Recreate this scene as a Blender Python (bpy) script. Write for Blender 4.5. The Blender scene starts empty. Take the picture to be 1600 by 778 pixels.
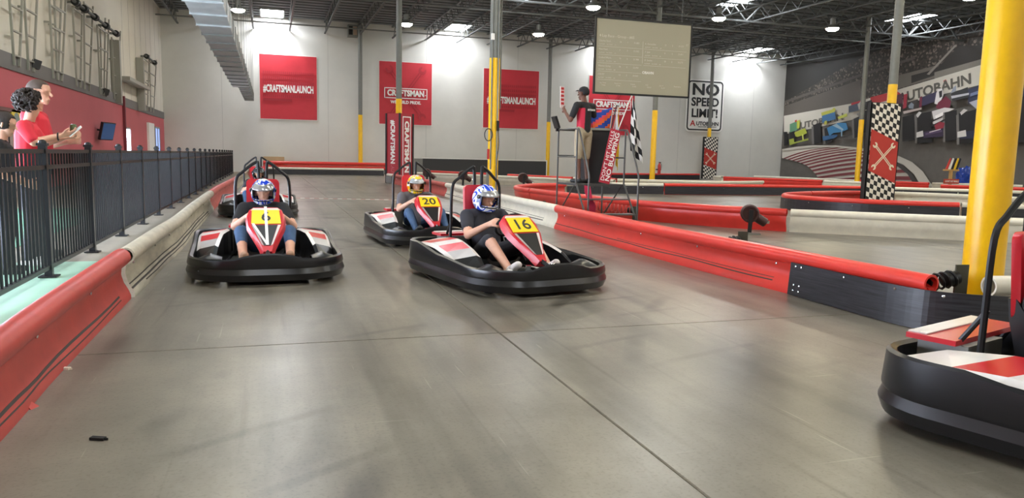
import bpy, bmesh, math, random
from mathutils import Vector as V, Matrix, Euler, noise
random.seed(7)
S = bpy.context.scene
C = S.collection
PI = math.pi

# ------------------------------------------------------------------ camera
F_PX, EYE_H, CX, CY = 1170.0, 1.2, 800.0, 389.0
Yd = V((-378, 151, F_PX)).normalized()                 # world Y seen by the camera (right, up, forward)
Xd = V((3639, 63, F_PX)); Xd = (Xd - Yd * Xd.dot(Yd)).normalized()
Zd = Yd.cross(Xd)
if Zd.y < 0: Zd = -Zd
EYE = V((0, 0, EYE_H))
def to_world(c): return V((Xd.dot(c), Yd.dot(c), Zd.dot(c)))
RIGHT, UP, FWD = to_world(V((1,0,0))), to_world(V((0,1,0))), to_world(V((0,0,1)))
cam = bpy.data.cameras.new('camera'); cam.sensor_width = 36; cam.lens = F_PX / 1600 * 36
cam.clip_start = .05; cam.clip_end = 300
cam_o = bpy.data.objects.new('camera', cam); C.objects.link(cam_o)
mw = Matrix.Identity(4)
for i in range(3):
    mw[i][0] = RIGHT[i]; mw[i][1] = UP[i]; mw[i][2] = -FWD[i]; mw[i][3] = EYE[i]
cam_o.matrix_world = mw
S.camera = cam_o
def ray(x, y): return to_world(V((x-CX, CY-y, F_PX))).normalized()
def gz(x, y, z=0.): d = ray(x, y); return EYE + d*((z-EYE_H)/d.z)
def on_y(x, y, Y): d = ray(x, y); return EYE + d*(Y/d.y)
def on_x(x, y, X): d = ray(x, y); return EYE + d*(X/d.x)

# ------------------------------------------------------------------ world, exposure
w = bpy.data.worlds.new('world'); S.world = w; w.use_nodes = True
w.node_tree.nodes['Background'].inputs[0].default_value = (.75, .85, 1, 1)
w.node_tree.nodes['Background'].inputs[1].default_value = 1.0
S.view_settings.view_transform = 'Standard'; S.view_settings.look = 'None'
S.view_settings.gamma = 1; S.view_settings.exposure = 0.0
S.view_settings.use_curve_mapping = False
SKY_E, LAMP_E, PANE_E = 48.0, 130.0, 30.0                  # emission of skylights, high bay lamps, daylit glass

# ------------------------------------------------------------------ materials
def lin(h):
    h = h.lstrip('#'); c = [int(h[i:i+2], 16)/255 for i in (0, 2, 4)]
    return [x/12.92 if x <= .04045 else ((x+.055)/1.055)**2.4 for x in c] + [1]
MATS = {}
def mat(name, col, rough=.5, metal=0., var=0., scale=4., bump=0., spec=.5, stretch=None, emit=0, alpha=None):
    if name in MATS: return MATS[name]
    m = bpy.data.materials.new(name); m.use_nodes = True; MATS[name] = m
    nt = m.node_tree; b = nt.nodes['Principled BSDF']; c = lin(col)
    b.inputs['Base Color'].default_value = c; b.inputs['Roughness'].default_value = rough
    b.inputs['Metallic'].default_value = metal; b.inputs['Specular IOR Level'].default_value = spec
    if emit:
        b.inputs['Emission Color'].default_value = c; b.inputs['Emission Strength'].default_value = emit
    if var or bump:
        tc = nt.nodes.new('ShaderNodeTexCoord'); n = nt.nodes.new('ShaderNodeTexNoise')
        n.inputs['Scale'].default_value = scale; n.inputs['Detail'].default_value = 5; n.inputs['Roughness'].default_value = .65
        if stretch:
            mp = nt.nodes.new('ShaderNodeMapping'); mp.inputs['Scale'].default_value = stretch
            nt.links.new(tc.outputs['Object'], mp.inputs[0]); nt.links.new(mp.outputs[0], n.inputs['Vector'])
        else: nt.links.new(tc.outputs['Object'], n.inputs['Vector'])
        if var:
            r = nt.nodes.new('ShaderNodeValToRGB')
            r.color_ramp.elements[0].position = .3; r.color_ramp.elements[1].position = .7
            r.color_ramp.elements[0].color = [x*(1-var) for x in c[:3]] + [1]
            r.color_ramp.elements[1].color = [min(1, x*(1+var*.6)) for x in c[:3]] + [1]
            nt.links.new(n.outputs['Fac'], r.inputs[0]); nt.links.new(r.outputs[0], b.inputs['Base Color'])
        if bump:
            bp = nt.nodes.new('ShaderNodeBump'); bp.inputs['Strength'].default_value = bump; bp.inputs['Distance'].default_value = .02
            nt.links.new(n.outputs['Fac'], bp.inputs['Height']); nt.links.new(bp.outputs[0], b.inputs['Normal'])
    return m

def concrete():
    m = bpy.data.materials.new('polished_concrete'); m.use_nodes = True; nt = m.node_tree; L = nt.links.new
    b = nt.nodes['Principled BSDF']; N = nt.nodes.new
    geo = N('ShaderNodeNewGeometry')
    def nz(scale, det=6, rough=.6, st=(1,1,1), rot=0):
        mp = N('ShaderNodeMapping'); mp.inputs['Scale'].default_value = st; mp.inputs['Rotation'].default_value = (0,0,rot)
        n = N('ShaderNodeTexNoise'); n.inputs['Scale'].default_value = scale; n.inputs['Detail'].default_value = det; n.inputs['Roughness'].default_value = rough
        L(geo.outputs['Position'], mp.inputs[0]); L(mp.outputs[0], n.inputs['Vector']); return n.outputs['Fac']
    def ramp(f, p0, c0, p1, c1):
        r = N('ShaderNodeValToRGB'); e = r.color_ramp.elements
        e[0].position = p0; e[1].position = p1; e[0].color = c0; e[1].color = c1; L(f, r.inputs[0]); return r.outputs[0]
    def mix(kind, a, bb, fac=1.):
        x = N('ShaderNodeMix'); x.data_type = 'RGBA'; x.blend_type = kind; x.inputs['Factor'].default_value = fac
        L(a, x.inputs['A']); L(bb, x.inputs['B']); return x.outputs['Result']
    g = lambda v: (v, v, v, 1)
    base = ramp(nz(.45, 5), .3, lin('#6c665c'), .72, lin('#969082'))
    base = mix('MULTIPLY', base, ramp(nz(3.5, 8, .7), .3, g(.78), .65, g(1)))
    base = mix('MULTIPLY', base, ramp(nz(60, 2, .5), .34, g(.82), .46, g(1)))
    # rubber laid down along the driving line
    sc = ramp(nz(1.1, 4, .55, (2.6, .16, 1), .10), .34, g(.60), .53, g(1))
    base = mix('MULTIPLY', base, sc)
    sc2 = ramp(nz(1.5, 3, .5, (7, .22, 1), -.22), .26, g(.60), .38, g(1))
    base = mix('MULTIPLY', base, sc2)
    base = mix('MULTIPLY', base, ramp(nz(.8, 6, .7, (1.6, .7, 1), .5), .36, g(.80), .46, g(1)))
    base = mix('LIGHTEN', base, ramp(nz(2.2, 2, .5, (14, .5, 1), .75), .70, g(0), .74, lin('#b5af9f')), .3)
    base = mix('LIGHTEN', base, ramp(nz(2.6, 2, .5, (.5, 15, 1), .3), .71, g(0), .75, lin('#b5af9f')), .3)
    def arcs(cx, cy, scale, p0, dark):
        mp = N('ShaderNodeMapping'); mp.inputs['Location'].default_value = (-cx, -cy, 0); L(geo.outputs['Position'], mp.inputs[0])
        wv = N('ShaderNodeTexWave'); wv.wave_type = 'RINGS'; wv.rings_direction = 'Z'; wv.inputs['Scale'].default_value = scale; wv.inputs['Distortion'].default_value = 1.2; wv.inputs['Detail'].default_value = 2; wv.inputs['Detail Scale'].default_value = .4
        L(mp.outputs[0], wv.inputs['Vector'])
        a = ramp(wv.outputs['Fac'], p0, g(0), 1., g(1)); k = ramp(nz(.55, 3, .6), .50, g(0), .62, g(1)); a = mix('MULTIPLY', a, k)
        x = N('ShaderNodeMix'); x.data_type = 'RGBA'; x.blend_type = 'MULTIPLY'; L(a, x.inputs['Factor']); L(base, x.inputs['A']); x.inputs['B'].default_value = g(dark); return x.outputs['Result']
    base = arcs(8.5, 1.0, .42, .90, .55); base = arcs(-9.0, 6.0, .30, .93, .6); base = arcs(6.0, -6.0, .55, .94, .6)
    base = mix('MULTIPLY', base, ramp(nz(9, 4, .8), .26, g(.6), .33, g(1)))
    L(base, b.inputs['Base Color'])
    rr = ramp(nz(.5, 2), .2, g(.285), .8, g(.37)); L(rr, b.inputs['Roughness'])
    b.inputs['Specular IOR Level'].default_value = .5
    bp = N('ShaderNodeBump'); bp.inputs['Strength'].default_value = .03; bp.inputs['Distance'].default_value = .01
    L(nz(2.2, 3), bp.inputs['Height']); L(bp.outputs[0], b.inputs['Normal'])
    return m
CONC = concrete()

def swirl(name, cols, scale=5.):
    m = bpy.data.materials.new(name); m.use_nodes = True; nt = m.node_tree; b = nt.nodes['Principled BSDF']
    tc = nt.nodes.new('ShaderNodeTexCoord'); n = nt.nodes.new('ShaderNodeTexNoise'); mp = nt.nodes.new('ShaderNodeMapping')
    mp.inputs['Scale'].default_value = (.7, 2.0, 1.3); mp.inputs['Rotation'].default_value = (.5, .5, .2)
    n.inputs['Scale'].default_value = scale; n.inputs['Detail'].default_value = 1.0; n.inputs['Distortion'].default_value = 1.2
    r = nt.nodes.new('ShaderNodeValToRGB'); r.color_ramp.interpolation = 'CONSTANT'
    e = r.color_ramp.elements; e[0].color = lin(cols[0]); e[0].position = 0; e[1].position = .38; e[1].color = lin(cols[1])
    for p, c in zip((.47, .54, .62), cols[2:]):
        x = e.new(p); x.color = lin(c)
    nt.links.new(tc.outputs['Object'], mp.inputs[0]); nt.links.new(mp.outputs[0], n.inputs['Vector'])
    nt.links.new(n.outputs['Fac'], r.inputs[0]); nt.links.new(r.outputs[0], b.inputs['Base Color'])
    b.inputs['Roughness'].default_value = .18
    return m

def crowd():
    m = bpy.data.materials.new('printed_crowd'); m.use_nodes = True; nt = m.node_tree; b = nt.nodes['Principled BSDF']
    geo = nt.nodes.new('ShaderNodeNewGeometry'); v = nt.nodes.new('ShaderNodeTexVoronoi'); v.inputs['Scale'].default_value = 9
    n = nt.nodes.new('ShaderNodeTexNoise'); n.inputs['Scale'].default_value = .5; n.inputs['Detail'].default_value = 3
    r = nt.nodes.new('ShaderNodeValToRGB'); e = r.color_ramp.elements
    e[0].position = .2; e[0].color = lin('#3a3631'); e[1].position = .98; e[1].color = lin('#8d8175')
    x = e.new(.75); x.color = lin('#4f4840')
    mx = nt.nodes.new('ShaderNodeMix'); mx.data_type = 'RGBA'; mx.blend_type = 'MULTIPLY'; mx.inputs['Factor'].default_value = .6
    sp = nt.nodes.new('ShaderNodeSeparateColor')
    L = nt.links.new
    L(geo.outputs['Position'], v.inputs['Vector']); L(geo.outputs['Position'], n.inputs['Vector'])
    L(v.outputs['Color'], sp.inputs[0]); L(sp.outputs[0], r.inputs[0]); L(r.outputs[0], mx.inputs['A']); L(n.outputs['Fac'], mx.inputs['B'])
    L(mx.outputs['Result'], b.inputs['Base Color']); b.inputs['Roughness'].default_value = .6
    return m

# ------------------------------------------------------------------ mesh helpers
def frame_of(t, ref=V((0,0,1))):
    t = t.normalized()
    if abs(t.dot(ref)) > .97: ref = V((1,0,0))
    a = ref.cross(t).normalized(); return a, t.cross(a).normalized()
def catmull(pts, n=6):
    P = [V(p) for p in pts]; out = []
    for i in range(len(P)-1):
        a = P[i-1] if i else P[0]*2-P[1]; b, c = P[i], P[i+1]; d = P[i+2] if i+2 < len(P) else P[-1]*2-P[-2]
        for k in range(n):
            t = k/n
            out.append(.5*((2*b)+(c-a)*t+(2*a-5*b+4*c-d)*t*t+(3*b-a-3*c+d)*t**3))
    out.append(P[-1]); return out
class MB:
    def __init__(s): s.v = []; s.f = []; s.m = []
    def add(s, vs, fs, mi=0):
        o = len(s.v); s.v += [V(q) for q in vs]; s.f += [tuple(i+o for i in f) for f in fs]; s.m += [mi]*len(fs); return s
    def box(s, x0, y0, z0, x1, y1, z1, mi=0, M=None):
        vs = [V((x, y, z)) for z in (z0, z1) for x, y in ((x0,y0),(x1,y0),(x1,y1),(x0,y1))]
        if M: vs = [M @ q for q in vs]
        return s.add(vs, [(3,2,1,0),(4,5,6,7),(0,1,5,4),(1,2,6,5),(2,3,7,6),(3,0,4,7)], mi)
    def bar(s, a, b, w, h=None, mi=0, ref=V((0,0,1))):
        a, b = V(a), V(b); h = h or w; u, v = frame_of(b-a, ref); u = u*w/2; v = v*h/2
        vs = [a-u-v, a+u-v, a+u+v, a-u+v, b-u-v, b+u-v, b+u+v, b-u+v]
        return s.add(vs, [(3,2,1,0),(4,5,6,7),(0,1,5,4),(1,2,6,5),(2,3,7,6),(3,0,4,7)], mi)
    def prism(s, poly, d, M=None, mi=0):
        n = len(poly); vs = [V((p[0], p[1], 0)) for p in poly]+[V((p[0], p[1], d)) for p in poly]
        if M: vs = [M @ q for q in vs]
        return s.add(vs, [tuple(range(n-1,-1,-1)), tuple(range(n,2*n))]+[(i,(i+1)%n,(i+1)%n+n,i+n) for i in range(n)], mi)
    def loft(s, rings, mi=0, cap=True, path_closed=False, ring_closed=True):
        n = len(rings[0]); vs = [q for r in rings for q in r]; fs = []; R = len(rings)
        for i in range(R if path_closed else R-1):
            for j in range(n if ring_closed else n-1):
                a, b = i*n, ((i+1)%R)*n; fs.append((a+j, a+(j+1)%n, b+(j+1)%n, b+j))
        if cap and not path_closed and ring_closed: fs += [tuple(range(n-1,-1,-1)), tuple((R-1)*n+k for k in range(n))]
        return s.add(vs, fs, mi)
    def tube(s, pts, r, n=8, mi=0, closed=False, inner=None):
        P = [V(p) for p in pts]; rings = []; inn = []; a = None
        for i, p in enumerate(P):
            if closed: t = P[(i+1)%len(P)]-P[i-1]
            else: t = P[min(i+1,len(P)-1)]-P[max(i-1,0)]
            t.normalize()
            if a is None: a, b = frame_of(t)
            else: a = (a-t*a.dot(t)).normalized(); b = t.cross(a)
            rr = r[i] if isinstance(r, (list, tuple)) else r
            rings.append([p+(a*math.cos(k*2*PI/n)+b*math.sin(k*2*PI/n))*rr for k in range(n)])
            if inner: inn.append([p+(a*math.cos(k*2*PI/n)+b*math.sin(k*2*PI/n))*inner for k in range(n)])
        s.loft(rings, mi, cap=not inner, path_closed=closed)
        if inner:
            s.loft([rings[0]]+inn+[rings[-1]], mi, cap=False)
        return s
    def lathe(s, prof, p, axis=(0,0,1), n=16, mi=0):
        p = V(p); ax = V(axis).normalized(); a, b = frame_of(ax)
        rings = [[p+ax*h+(a*math.cos(k*2*PI/n)+b*math.sin(k*2*PI/n))*max(r, 1e-4) for k in range(n)] for r, h in prof]
        return s.loft(rings, mi)
    def ball(s, c, r, n=12, mi=0, M=None):
        c = V(c); r = r if isinstance(r, (tuple, list)) else (r, r, r); rings = []
        h = max(4, n//2+1)
        for i in range(h+1):
            t = -PI/2+PI*i/h; q = max(math.cos(t), .02)
            ring = [V((r[0]*q*math.cos(2*PI*k/n), r[1]*q*math.sin(2*PI*k/n), r[2]*math.sin(t))) for k in range(n)]
            rings.append([c+(M @ p if M else p) for p in ring])
        return s.loft(rings, mi)
    def build(s, name, mats, parent=None, smooth=False, origin=None, auto=None):
        me = bpy.data.meshes.new(name)
        o = V(origin) if origin is not None else V((0,0,0))
        me.from_pydata([q-o for q in s.v], [], s.f)
        mats = mats if isinstance(mats, (list, tuple)) else [mats]
        for m in mats: me.materials.append(m)
        if len(mats) > 1: me.polygons.foreach_set('material_index', s.m)
        bm = bmesh.new(); bm.from_mesh(me); bmesh.ops.recalc_face_normals(bm, faces=bm.faces); bm.to_mesh(me); bm.free()
        if smooth:
            me.polygons.foreach_set('use_smooth', [True]*len(me.polygons))
            me.set_sharp_from_angle(angle=math.radians(auto or 40))
        return link(name, me, parent)
def link(name, me, parent=None):
    ob = bpy.data.objects.new(name, me); C.objects.link(ob)
    if parent: ob.parent = parent
    return ob
def tag(o, label=None, cat=None, group=None, kind=None):
    if label: o['label'] = label
    if cat: o['category'] = cat
    if group: o['group'] = group
    if kind: o['kind'] = kind
    return o
def thing(name, label, cat, loc=(0,0,0), rz=0, group=None):
    o = bpy.data.objects.new(name, None); C.objects.link(o); o.location = loc; o.rotation_euler = (0,0,rz); o.empty_display_size = .1
    return tag(o, label, cat, group)
def copy_tree(o, parent=None):
    c = o.copy(); C.objects.link(c); c.parent = parent
    for ch in [x for x in o.children]: copy_tree(ch, c)
    return c
_tm = {}
def text_mesh(s, bold, ext, align):
    k = (s, bold, ext, align)
    if k not in _tm:
        cu = bpy.data.curves.new('t', 'FONT'); cu.body = s; cu.size = 1; cu.extrude = ext; cu.offset = bold
        cu.align_x = align; cu.align_y = 'CENTER'; cu.resolution_u = 3
        o = bpy.data.objects.new('t', cu); C.objects.link(o)
        dg = bpy.context.evaluated_depsgraph_get()
        me = bpy.data.meshes.new_from_object(o.evaluated_get(dg)); bpy.data.objects.remove(o); _tm[k] = me
    return _tm[k].copy()
def text(s, size, M, m, parent=None, name='lettering', bold=.0, xs=1., ext=.006, align='CENTER', width=None):
    me = text_mesh(s, bold, ext, align)
    if width:
        w_ = max(v.co.x for v in me.vertices)-min(v.co.x for v in me.vertices); xs = width/(w_*size)
    me.transform(Matrix.Diagonal((size*xs, size, 1, 1))); me.transform(M)
    me.materials.clear(); me.materials.append(m)
    return link(name, me, parent)
def face_mat(p, right, up):
    """frame whose x runs along right, y along up, z out of the face"""
    r = V(right).normalized(); u = V(up); u = (u-r*u.dot(r)).normalized(); n = r.cross(u); M = Matrix.Identity(4)
    for i in range(3): M[i][0] = r[i]; M[i][1] = u[i]; M[i][2] = n[i]; M[i][3] = p[i]
    return M
# ================================================================== the hall
XL, XR, YB, YF, ZC = -5.85, 36.7, 48.0, -12.0, 9.2
white_wall = mat('white_wall', '#d9d7cf', .75, var=.05, scale=.6)
grey_band = mat('grey_band', '#6d6a68', .7)
red_wall = mat('red_wall', '#c05a61', .6, var=.05, scale=.8)  # red lightened toward pink, haze in front of the wall put into it
steel_dark = mat('steel_dark', '#5d605f', .6, .2)
steel_grey = mat('steel_grey', '#7d7e79', .45, .3, var=.08, scale=8)
galv = mat('galvanised', '#b9bcbd', .38, .35, var=.15, scale=3)
black_metal = mat('black_metal', '#1d1e20', .4, .3)
black_pl = mat('black_plastic', '#17171a', .35, var=.2, scale=6)
rubber = mat('rubber', '#141415', .8)
yellow = mat('safety_yellow', '#f2bd10', .32, var=.08, scale=5)
white_p = mat('white_plastic', '#e0dac8', .38, var=.10, scale=5)
white_left = mat('white_plastic_worn', '#bdb6a2', .5, var=.28, scale=5, stretch=(1, .5, 2))
red_p = mat('red_plastic', '#dc3a31', .32, var=.08, scale=4)
red_left = mat('red_plastic_worn', '#b9443c', .45, var=.16, scale=4)
black_strip = mat('scuffed_black', '#333338', .33, var=.7, scale=5, stretch=(.5, .5, 14))
chrome = mat('chrome', '#cfd2d4', .2, 1)
white_paint = mat('white_paint', '#f2f0ea', .5)
red_print = mat('red_print', '#c9303c', .6, var=.06, scale=1.5)
red_dark = mat('red_print_dark', '#b22a35', .6)
black_print = mat('black_print', '#2a2a2b', .6)
cream = mat('cream_print', '#efe2c8', .6)
glow_day = mat('daylight_glass', '#dfeaff', .3, emit=PANE_E)

# floor: slabs with open joints over a dark bed
fl = MB().box(XL, YF, -.12, XR, YB, -.03).build('floor', mat('joint_bed', '#4a4540', .9)); tag(fl, kind='structure')
JX, JY, PX, PY, GAP = 1.484, 4.83, 4.1, 4.87, .006
xs = sorted(set([XL, XR]+[JX+k*PX for k in range(-2, 10) if XL < JX+k*PX < XR]))
ys = sorted(set([YF, YB]+[JY+k*PY for k in range(-4, 10) if YF < JY+k*PY < YB]))
slab_me = {}
for i in range(len(xs)-1):
    for j in range(len(ys)-1):
        a, b = round(xs[i+1]-xs[i], 3), round(ys[j+1]-ys[j], 3)
        if (a, b) not in slab_me:
            m = MB(); g, c = GAP/2, .005
            r0 = [(g, g), (a-g, g), (a-g, b-g), (g, b-g)]; r1 = [(g+c, g+c), (a-g-c, g+c), (a-g-c, b-g-c), (g+c, b-g-c)]
            m.loft([[V((x, y, -.03)) for x, y in r0], [V((x, y, -.006)) for x, y in r0], [V((x, y, 0)) for x, y in r1]])
            o = m.build('slab', CONC, fl); slab_me[a, b] = o.data
        else: o = link('slab', slab_me[a, b], fl)
        o.location = (xs[i], ys[j], 0)
wk = MB().box(XL, YF, .001, -1.35, 8.9, .006).build('floor_walkway', mat('mint_paint', '#a3c9b2', .35, var=.12, scale=2)); tag(wk, kind='structure')
wk2 = MB().box(XL, 8.9, .001, -1.35, YB, .005).build('floor_walkway', mat('walkway_grey', '#8c8474', .6, var=.12, scale=2)); tag(wk2, kind='structure')
wk3 = MB().box(XL, YF, .007, -2.9, 16.8, .012).build('floor_carpet', mat('green_carpet', '#4f8a6c', .9, var=.15, scale=30)); tag(wk3, kind='structure')

# walls
T = .25
wb = MB().box(XL-T, YB, 0, XR+T, YB+T, ZC).build('wall_back', white_wall); tag(wb, kind='structure')
for x in [XL+6.1*k+3.2 for k in range(7)]:
    MB().box(x-.012, YB-.004, 0, x+.012, YB, ZC-.05).build('panel_joint', mat('joint_line', '#bdbbb4', .8), wb)
wr = MB().box(XR, YF, 0, XR+T, YB, ZC).build('wall_right', white_wall); tag(wr, kind='structure')
wf = MB().box(XL-T, YF-T, 0, XR+T, YF, ZC).build('wall_front', white_wall); tag(wf, kind='structure')
wl = MB().box(XL-T, YF, 0, XL, YB, ZC).build('wall_left', mat('left_wall_upper', '#d6d0c2', .8, var=.05, scale=.7)); tag(wl, kind='structure')
YS = on_x(187, 160, XL).y
MB().box(XL, YF, 0, XL+.10, YS, 2.98).build('red_panel', red_wall, wl)
MB().box(XL, YS, 0, XL+.02, YB, 2.98).build('red_panel', red_wall, wl)
MB().box(XL, YF, 2.98, XL+.13, YS, 3.36).build('wall_band', grey_band, wl)
MB().box(XL, YS, 2.98, XL+.05, YB, 3.36).build('wall_band', grey_band, wl)
for k in range(9):
    y = YS+1.2+k*1.6
    if y < YB-.3: MB().box(XL, y-.012, 3.36, XL+.006, y+.012, ZC-.1).build('panel_joint', MATS['joint_line'], wl)
MB().box(XL, YS-.06, 0, XL+.2, YS+.1, 3.36).build('corner_post', mat('maroon', '#7c3038', .6), wl)
tag(MB().box(XL, YF, 0, XL+.12, YS, .12).build('baseboard_left', grey_band), kind='structure')

# ceiling with bar joists
ce = MB().box(XL-T, YF-T, ZC, XR+T, YB+T, ZC+.2).build('ceiling', mat('roof_deck', '#74797a', .7, var=.12, scale=2)); tag(ce, kind='structure')
jm = MB(); y0, y1, zb, zt = -6.0, YB-.05, 8.4, 9.12
jm.box(-.05, y0, zb, .05, y1, zb+.06); jm.box(-.06, y0, zt-.06, .06, y1, zt)
y = y0; k = 0
while y < y1-.62:
    jm.bar((0, y, zb+.05 if k % 2 else zt-.05), (0, y+.6, zt-.05 if k % 2 else zb+.05), .035, .035); y += .6; k += 1
j0 = None
for k in range(-5, 16):
    x = 5.33+2.05*k
    if XL+.3 < x < XR-.2:
        o = jm.build('roof_joist', steel_dark, ce) if j0 is None else link('roof_joist', j0.data, ce)
        j0 = j0 or o; o.location.x = x
gm = MB(); x = XL+.3
gm.box(XL+.1, -.07, 8.1, XR-.1, .07, 8.18); gm.box(XL+.1, -.07, 8.95, XR-.1, .07, 9.03); k = 0
while x < XR-1:
    gm.bar((x, 0, 8.15 if k % 2 else 8.98), (x+.85, 0, 8.98 if k % 2 else 8.15), .06); x += .85; k += 1
g0 = gm.build('roof_girder', steel_dark, ce); g0.location.y = 32.8
for yy in (18.2, 3.6):
    link('roof_girder', g0.data, ce).location.y = yy
# deck ribs close to the back wall, where they read
for k in range(40):
    y = 18+k*.75
    MB().box(XL+.1, y-.05, ZC-.04, XR-.1, y+.05, ZC).build('deck_rib', mat('roof_rib', '#4a4e4c', .7), ce)

# skylights: white domed diffusers that let the daylight in
sky_m = mat('skylight_diffuser', '#f4f8ff', .3, emit=SKY_E)
SKYX, SKYY = (0.24, 11.2, 22.0, 32.9), (46.5, 33.0, 19.6, 6.2, -7.2)
s0 = None
for sy in SKYY:
    for sx in SKYX:
        if s0 is None:
            s0 = thing('skylight', 'x', 'skylight'); m = MB()
            MB().box(-.68, -1.28, ZC-.10, -.60, 1.28, ZC).box(.60, -1.28, ZC-.10, .68, 1.28, ZC).box(-.6, -1.28, ZC-.1, .6, -1.2, ZC).box(-.6, 1.2, ZC-.1, .6, 1.28, ZC).build('curb', steel_grey, s0)
            for q in (-.6, .005): MB().box(q, -1.2, ZC-.07, q+.595, 1.2, ZC-.02).build('pane', sky_m, s0)
            o = s0
        else: o = copy_tree(s0)
        o.location = (sx, sy, 0)
        near = 'in the roof close to the white back wall' if sy > 40 else 'in the roof bay nearer the middle of the hall'
        tag(o, 'bright white rectangular roof skylight '+near, 'skylight', 'skylights close to the back wall' if sy > 40 else 'skylights over the middle of the hall')

# high bay lamps
lamp_m = mat('lamp_lens', '#fff3d2', .3, emit=LAMP_E)
rows = [(13.24, 30.4), (13.5, 38), (19.42, 30.4), (25.67, 30.4), (6.53, 38), (-1.29, 37.6), (25.5, 22.8), (19.4, 22.8), (13.3, 22.8), (6.6, 22.8), (31.7, 22.8), (-1.2, 22.8)]
rows += [(x, y) for y in (14., 6.2, -2.) for x in (-1.2, 6.6, 13.3, 19.4, 25.5)]
l0 = None
for x, y in rows:
    if l0 is None:
        l0 = thing('high_bay_lamp', 'x', 'lamp')
        MB().lathe([(.06, .5), (.12, .46), (.13, .2), (.33, .02), (.33, 0), (.30, .0), (.12, .17)], (0,0,0), n=16).build('housing', steel_grey, l0, True)
        MB().lathe([(.29, .02), (.27, -.05), (.18, -.10), (.01, -.12)], (0,0,0), n=16).build('lens', lamp_m, l0, True)
        MB().tube([(0,0,.5), (0,0,.70)], .018, 6).build('stem', steel_dark, l0); MB().box(-1.1, -.03, .69, 1.1, .03, .74).build('strut', steel_dark, l0)
        o = l0
    else: o = copy_tree(l0)
    o.location = (x, y, 7.65)
    tag(o, 'glowing round high bay lamp hanging on a stem under the roof joists', 'lamp', 'high bay lamps under the roof')

# sprinkler pipes
for y, lab in ((44.6, 'thin grey sprinkler pipe running under the joists along the back wall'), (36.2, 'thin grey sprinkler pipe crossing under the joists in the middle of the hall')):
    m = MB().tube([(XL+.2, y, 8.3), (XR-.2, y, 8.3)], .04, 8)
    p = thing('sprinkler_pipe', lab, 'pipe', (0, y, 8.3)); m.build('pipe', steel_grey, p, True, origin=(0, y, 8.3))
    for k in range(9): MB().tube([(XL+2+k*4.6, y, 8.34), (XL+2+k*4.6, y, 9.15)], .012, 5).build('hanger', steel_dark, p, origin=(0, y, 8.3))

# columns
cols = {}
def column(x, y, r, ztop, label, full=False):
    t = thing('support_column', label, 'column', (x, y, 0)); cols[(x, y)] = t
    MB().lathe([(r, .0), (r, ZC-.25)], (0,0,0), n=24).build('shaft', steel_grey if not full else yellow, t, True)
    if not full: MB().lathe([(r+.006, 0), (r+.006, ztop), (r, ztop+.01)], (0,0,0), n=24).build('painted_sleeve', yellow, t, True)
    MB().box(-r-.08, -r-.08, ZC-.27, r+.08, r+.08, ZC-.25).build('cap_plate', steel_grey, t)
    return t
column(5.33, 4.42, .145, 0, 'thick glossy yellow steel column behind the white barrier tube', True)
c770 = column(5.33, 18.2, .125, 3.62, 'grey column with tall yellow sleeve, conduit and hanging cables')
column(5.33, 32.8, .125, 3.6, 'grey column with yellow sleeve rising out of the red lettered pillar')
column(5.33, 47.4, .125, 3.6, 'slim grey and yellow column at the back wall between two red banners')
column(17.7, 18.2, .125, 3.6, 'grey column with yellow sleeve rising out of the large crossed wrench pillar')
column(17.7, 32.8, .125, 3.6, 'grey and yellow column behind the hanging projection screen')
column(17.7, 47.4, .125, 3.6, 'slim grey and yellow column at the end of the low black partition')
column(30.0, 32.8, .125, 3.6, 'grey and yellow column just behind the large crossed wrench pillar')
column(30.0, 47.4, .125, 3.6, 'slim grey column crossing the speed limit sign above a small pillar')
for dx, dy, z0 in ((.05, -.15, .3), (-.10, -.12, 0.9), (.15, -.03, 2.4)):
    MB().tube([(dx, dy, z0), (dx, dy, 7.9)], .018, 6).build('conduit', steel_grey, c770, True)
MB().tube(catmull([(.06, -.17, .3), (.05, -.18, 1.1), (.09, -.18, 1.5), (.07, -.18, 1.9), (.05, -.17, 2.1)], 5), .012, 6).build('cable', black_pl, c770, True)
MB().box(.03, -.2, 1.85, .09, -.15, 2.1).build('plug', black_pl, c770)
MB().tube([(-.17+.10*math.cos(a*PI/8), -.15, 1.75+.15*math.sin(a*PI/8)) for a in range(16)], .012, 6, closed=True).build('hose_ring', black_pl, c770, True)
MB().box(-.19, -.16, 1.15, -.14, -.12, 1.40).build('extinguisher_box', mat('sign_red', '#b32a2e', .5), c770)
MB().box(-.20, -.17, .35, -.14, -.12, .85).build('switch_box', steel_grey, c770)
MB().box(-.14, -.17, 4.05, -.06, -.12, 4.2).build('junction_box', white_paint, c770)

# long galvanised duct over the fence
ZD = 4.15
a0, b0 = gz(286.7, 0, ZD), gz(346, 0, ZD); ya, yb_, yc = 9.0, gz(359, 134, ZD).y, 46.6
dt = thing('air_duct', 'long galvanised overhead duct with ribbed underside above the fence', 'duct', ((a0.x+b0.x)/2, ya, ZD))
W0 = b0.x-a0.x; y = ya; n = 0
og = dt.location.copy()
while y < yc-.2:
    wide = y < yb_-.3; ln = 1.5 if wide else 1.1; x0, x1 = (a0.x, b0.x) if wide else (a0.x+.26, b0.x)
    MB().box(x0, y+.015, ZD, x1, min(y+ln, yc)-.015, ZD+.42).build('duct_section', galv, dt, origin=og)
    MB().box(x0-.03, y-.025, ZD-.035, x1+.03, y+.025, ZD+.45).build('flange', steel_grey if y > 20 else galv, dt, origin=og)
    if n % 2 == 0:
        for xx in (x0-.015, x1+.015): MB().tube([(xx, y, ZD+.4), (xx, y, ZC-.1)], .008, 5).build('hanger_rod', steel_grey, dt, origin=og)
    y += ln; n += 1
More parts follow.
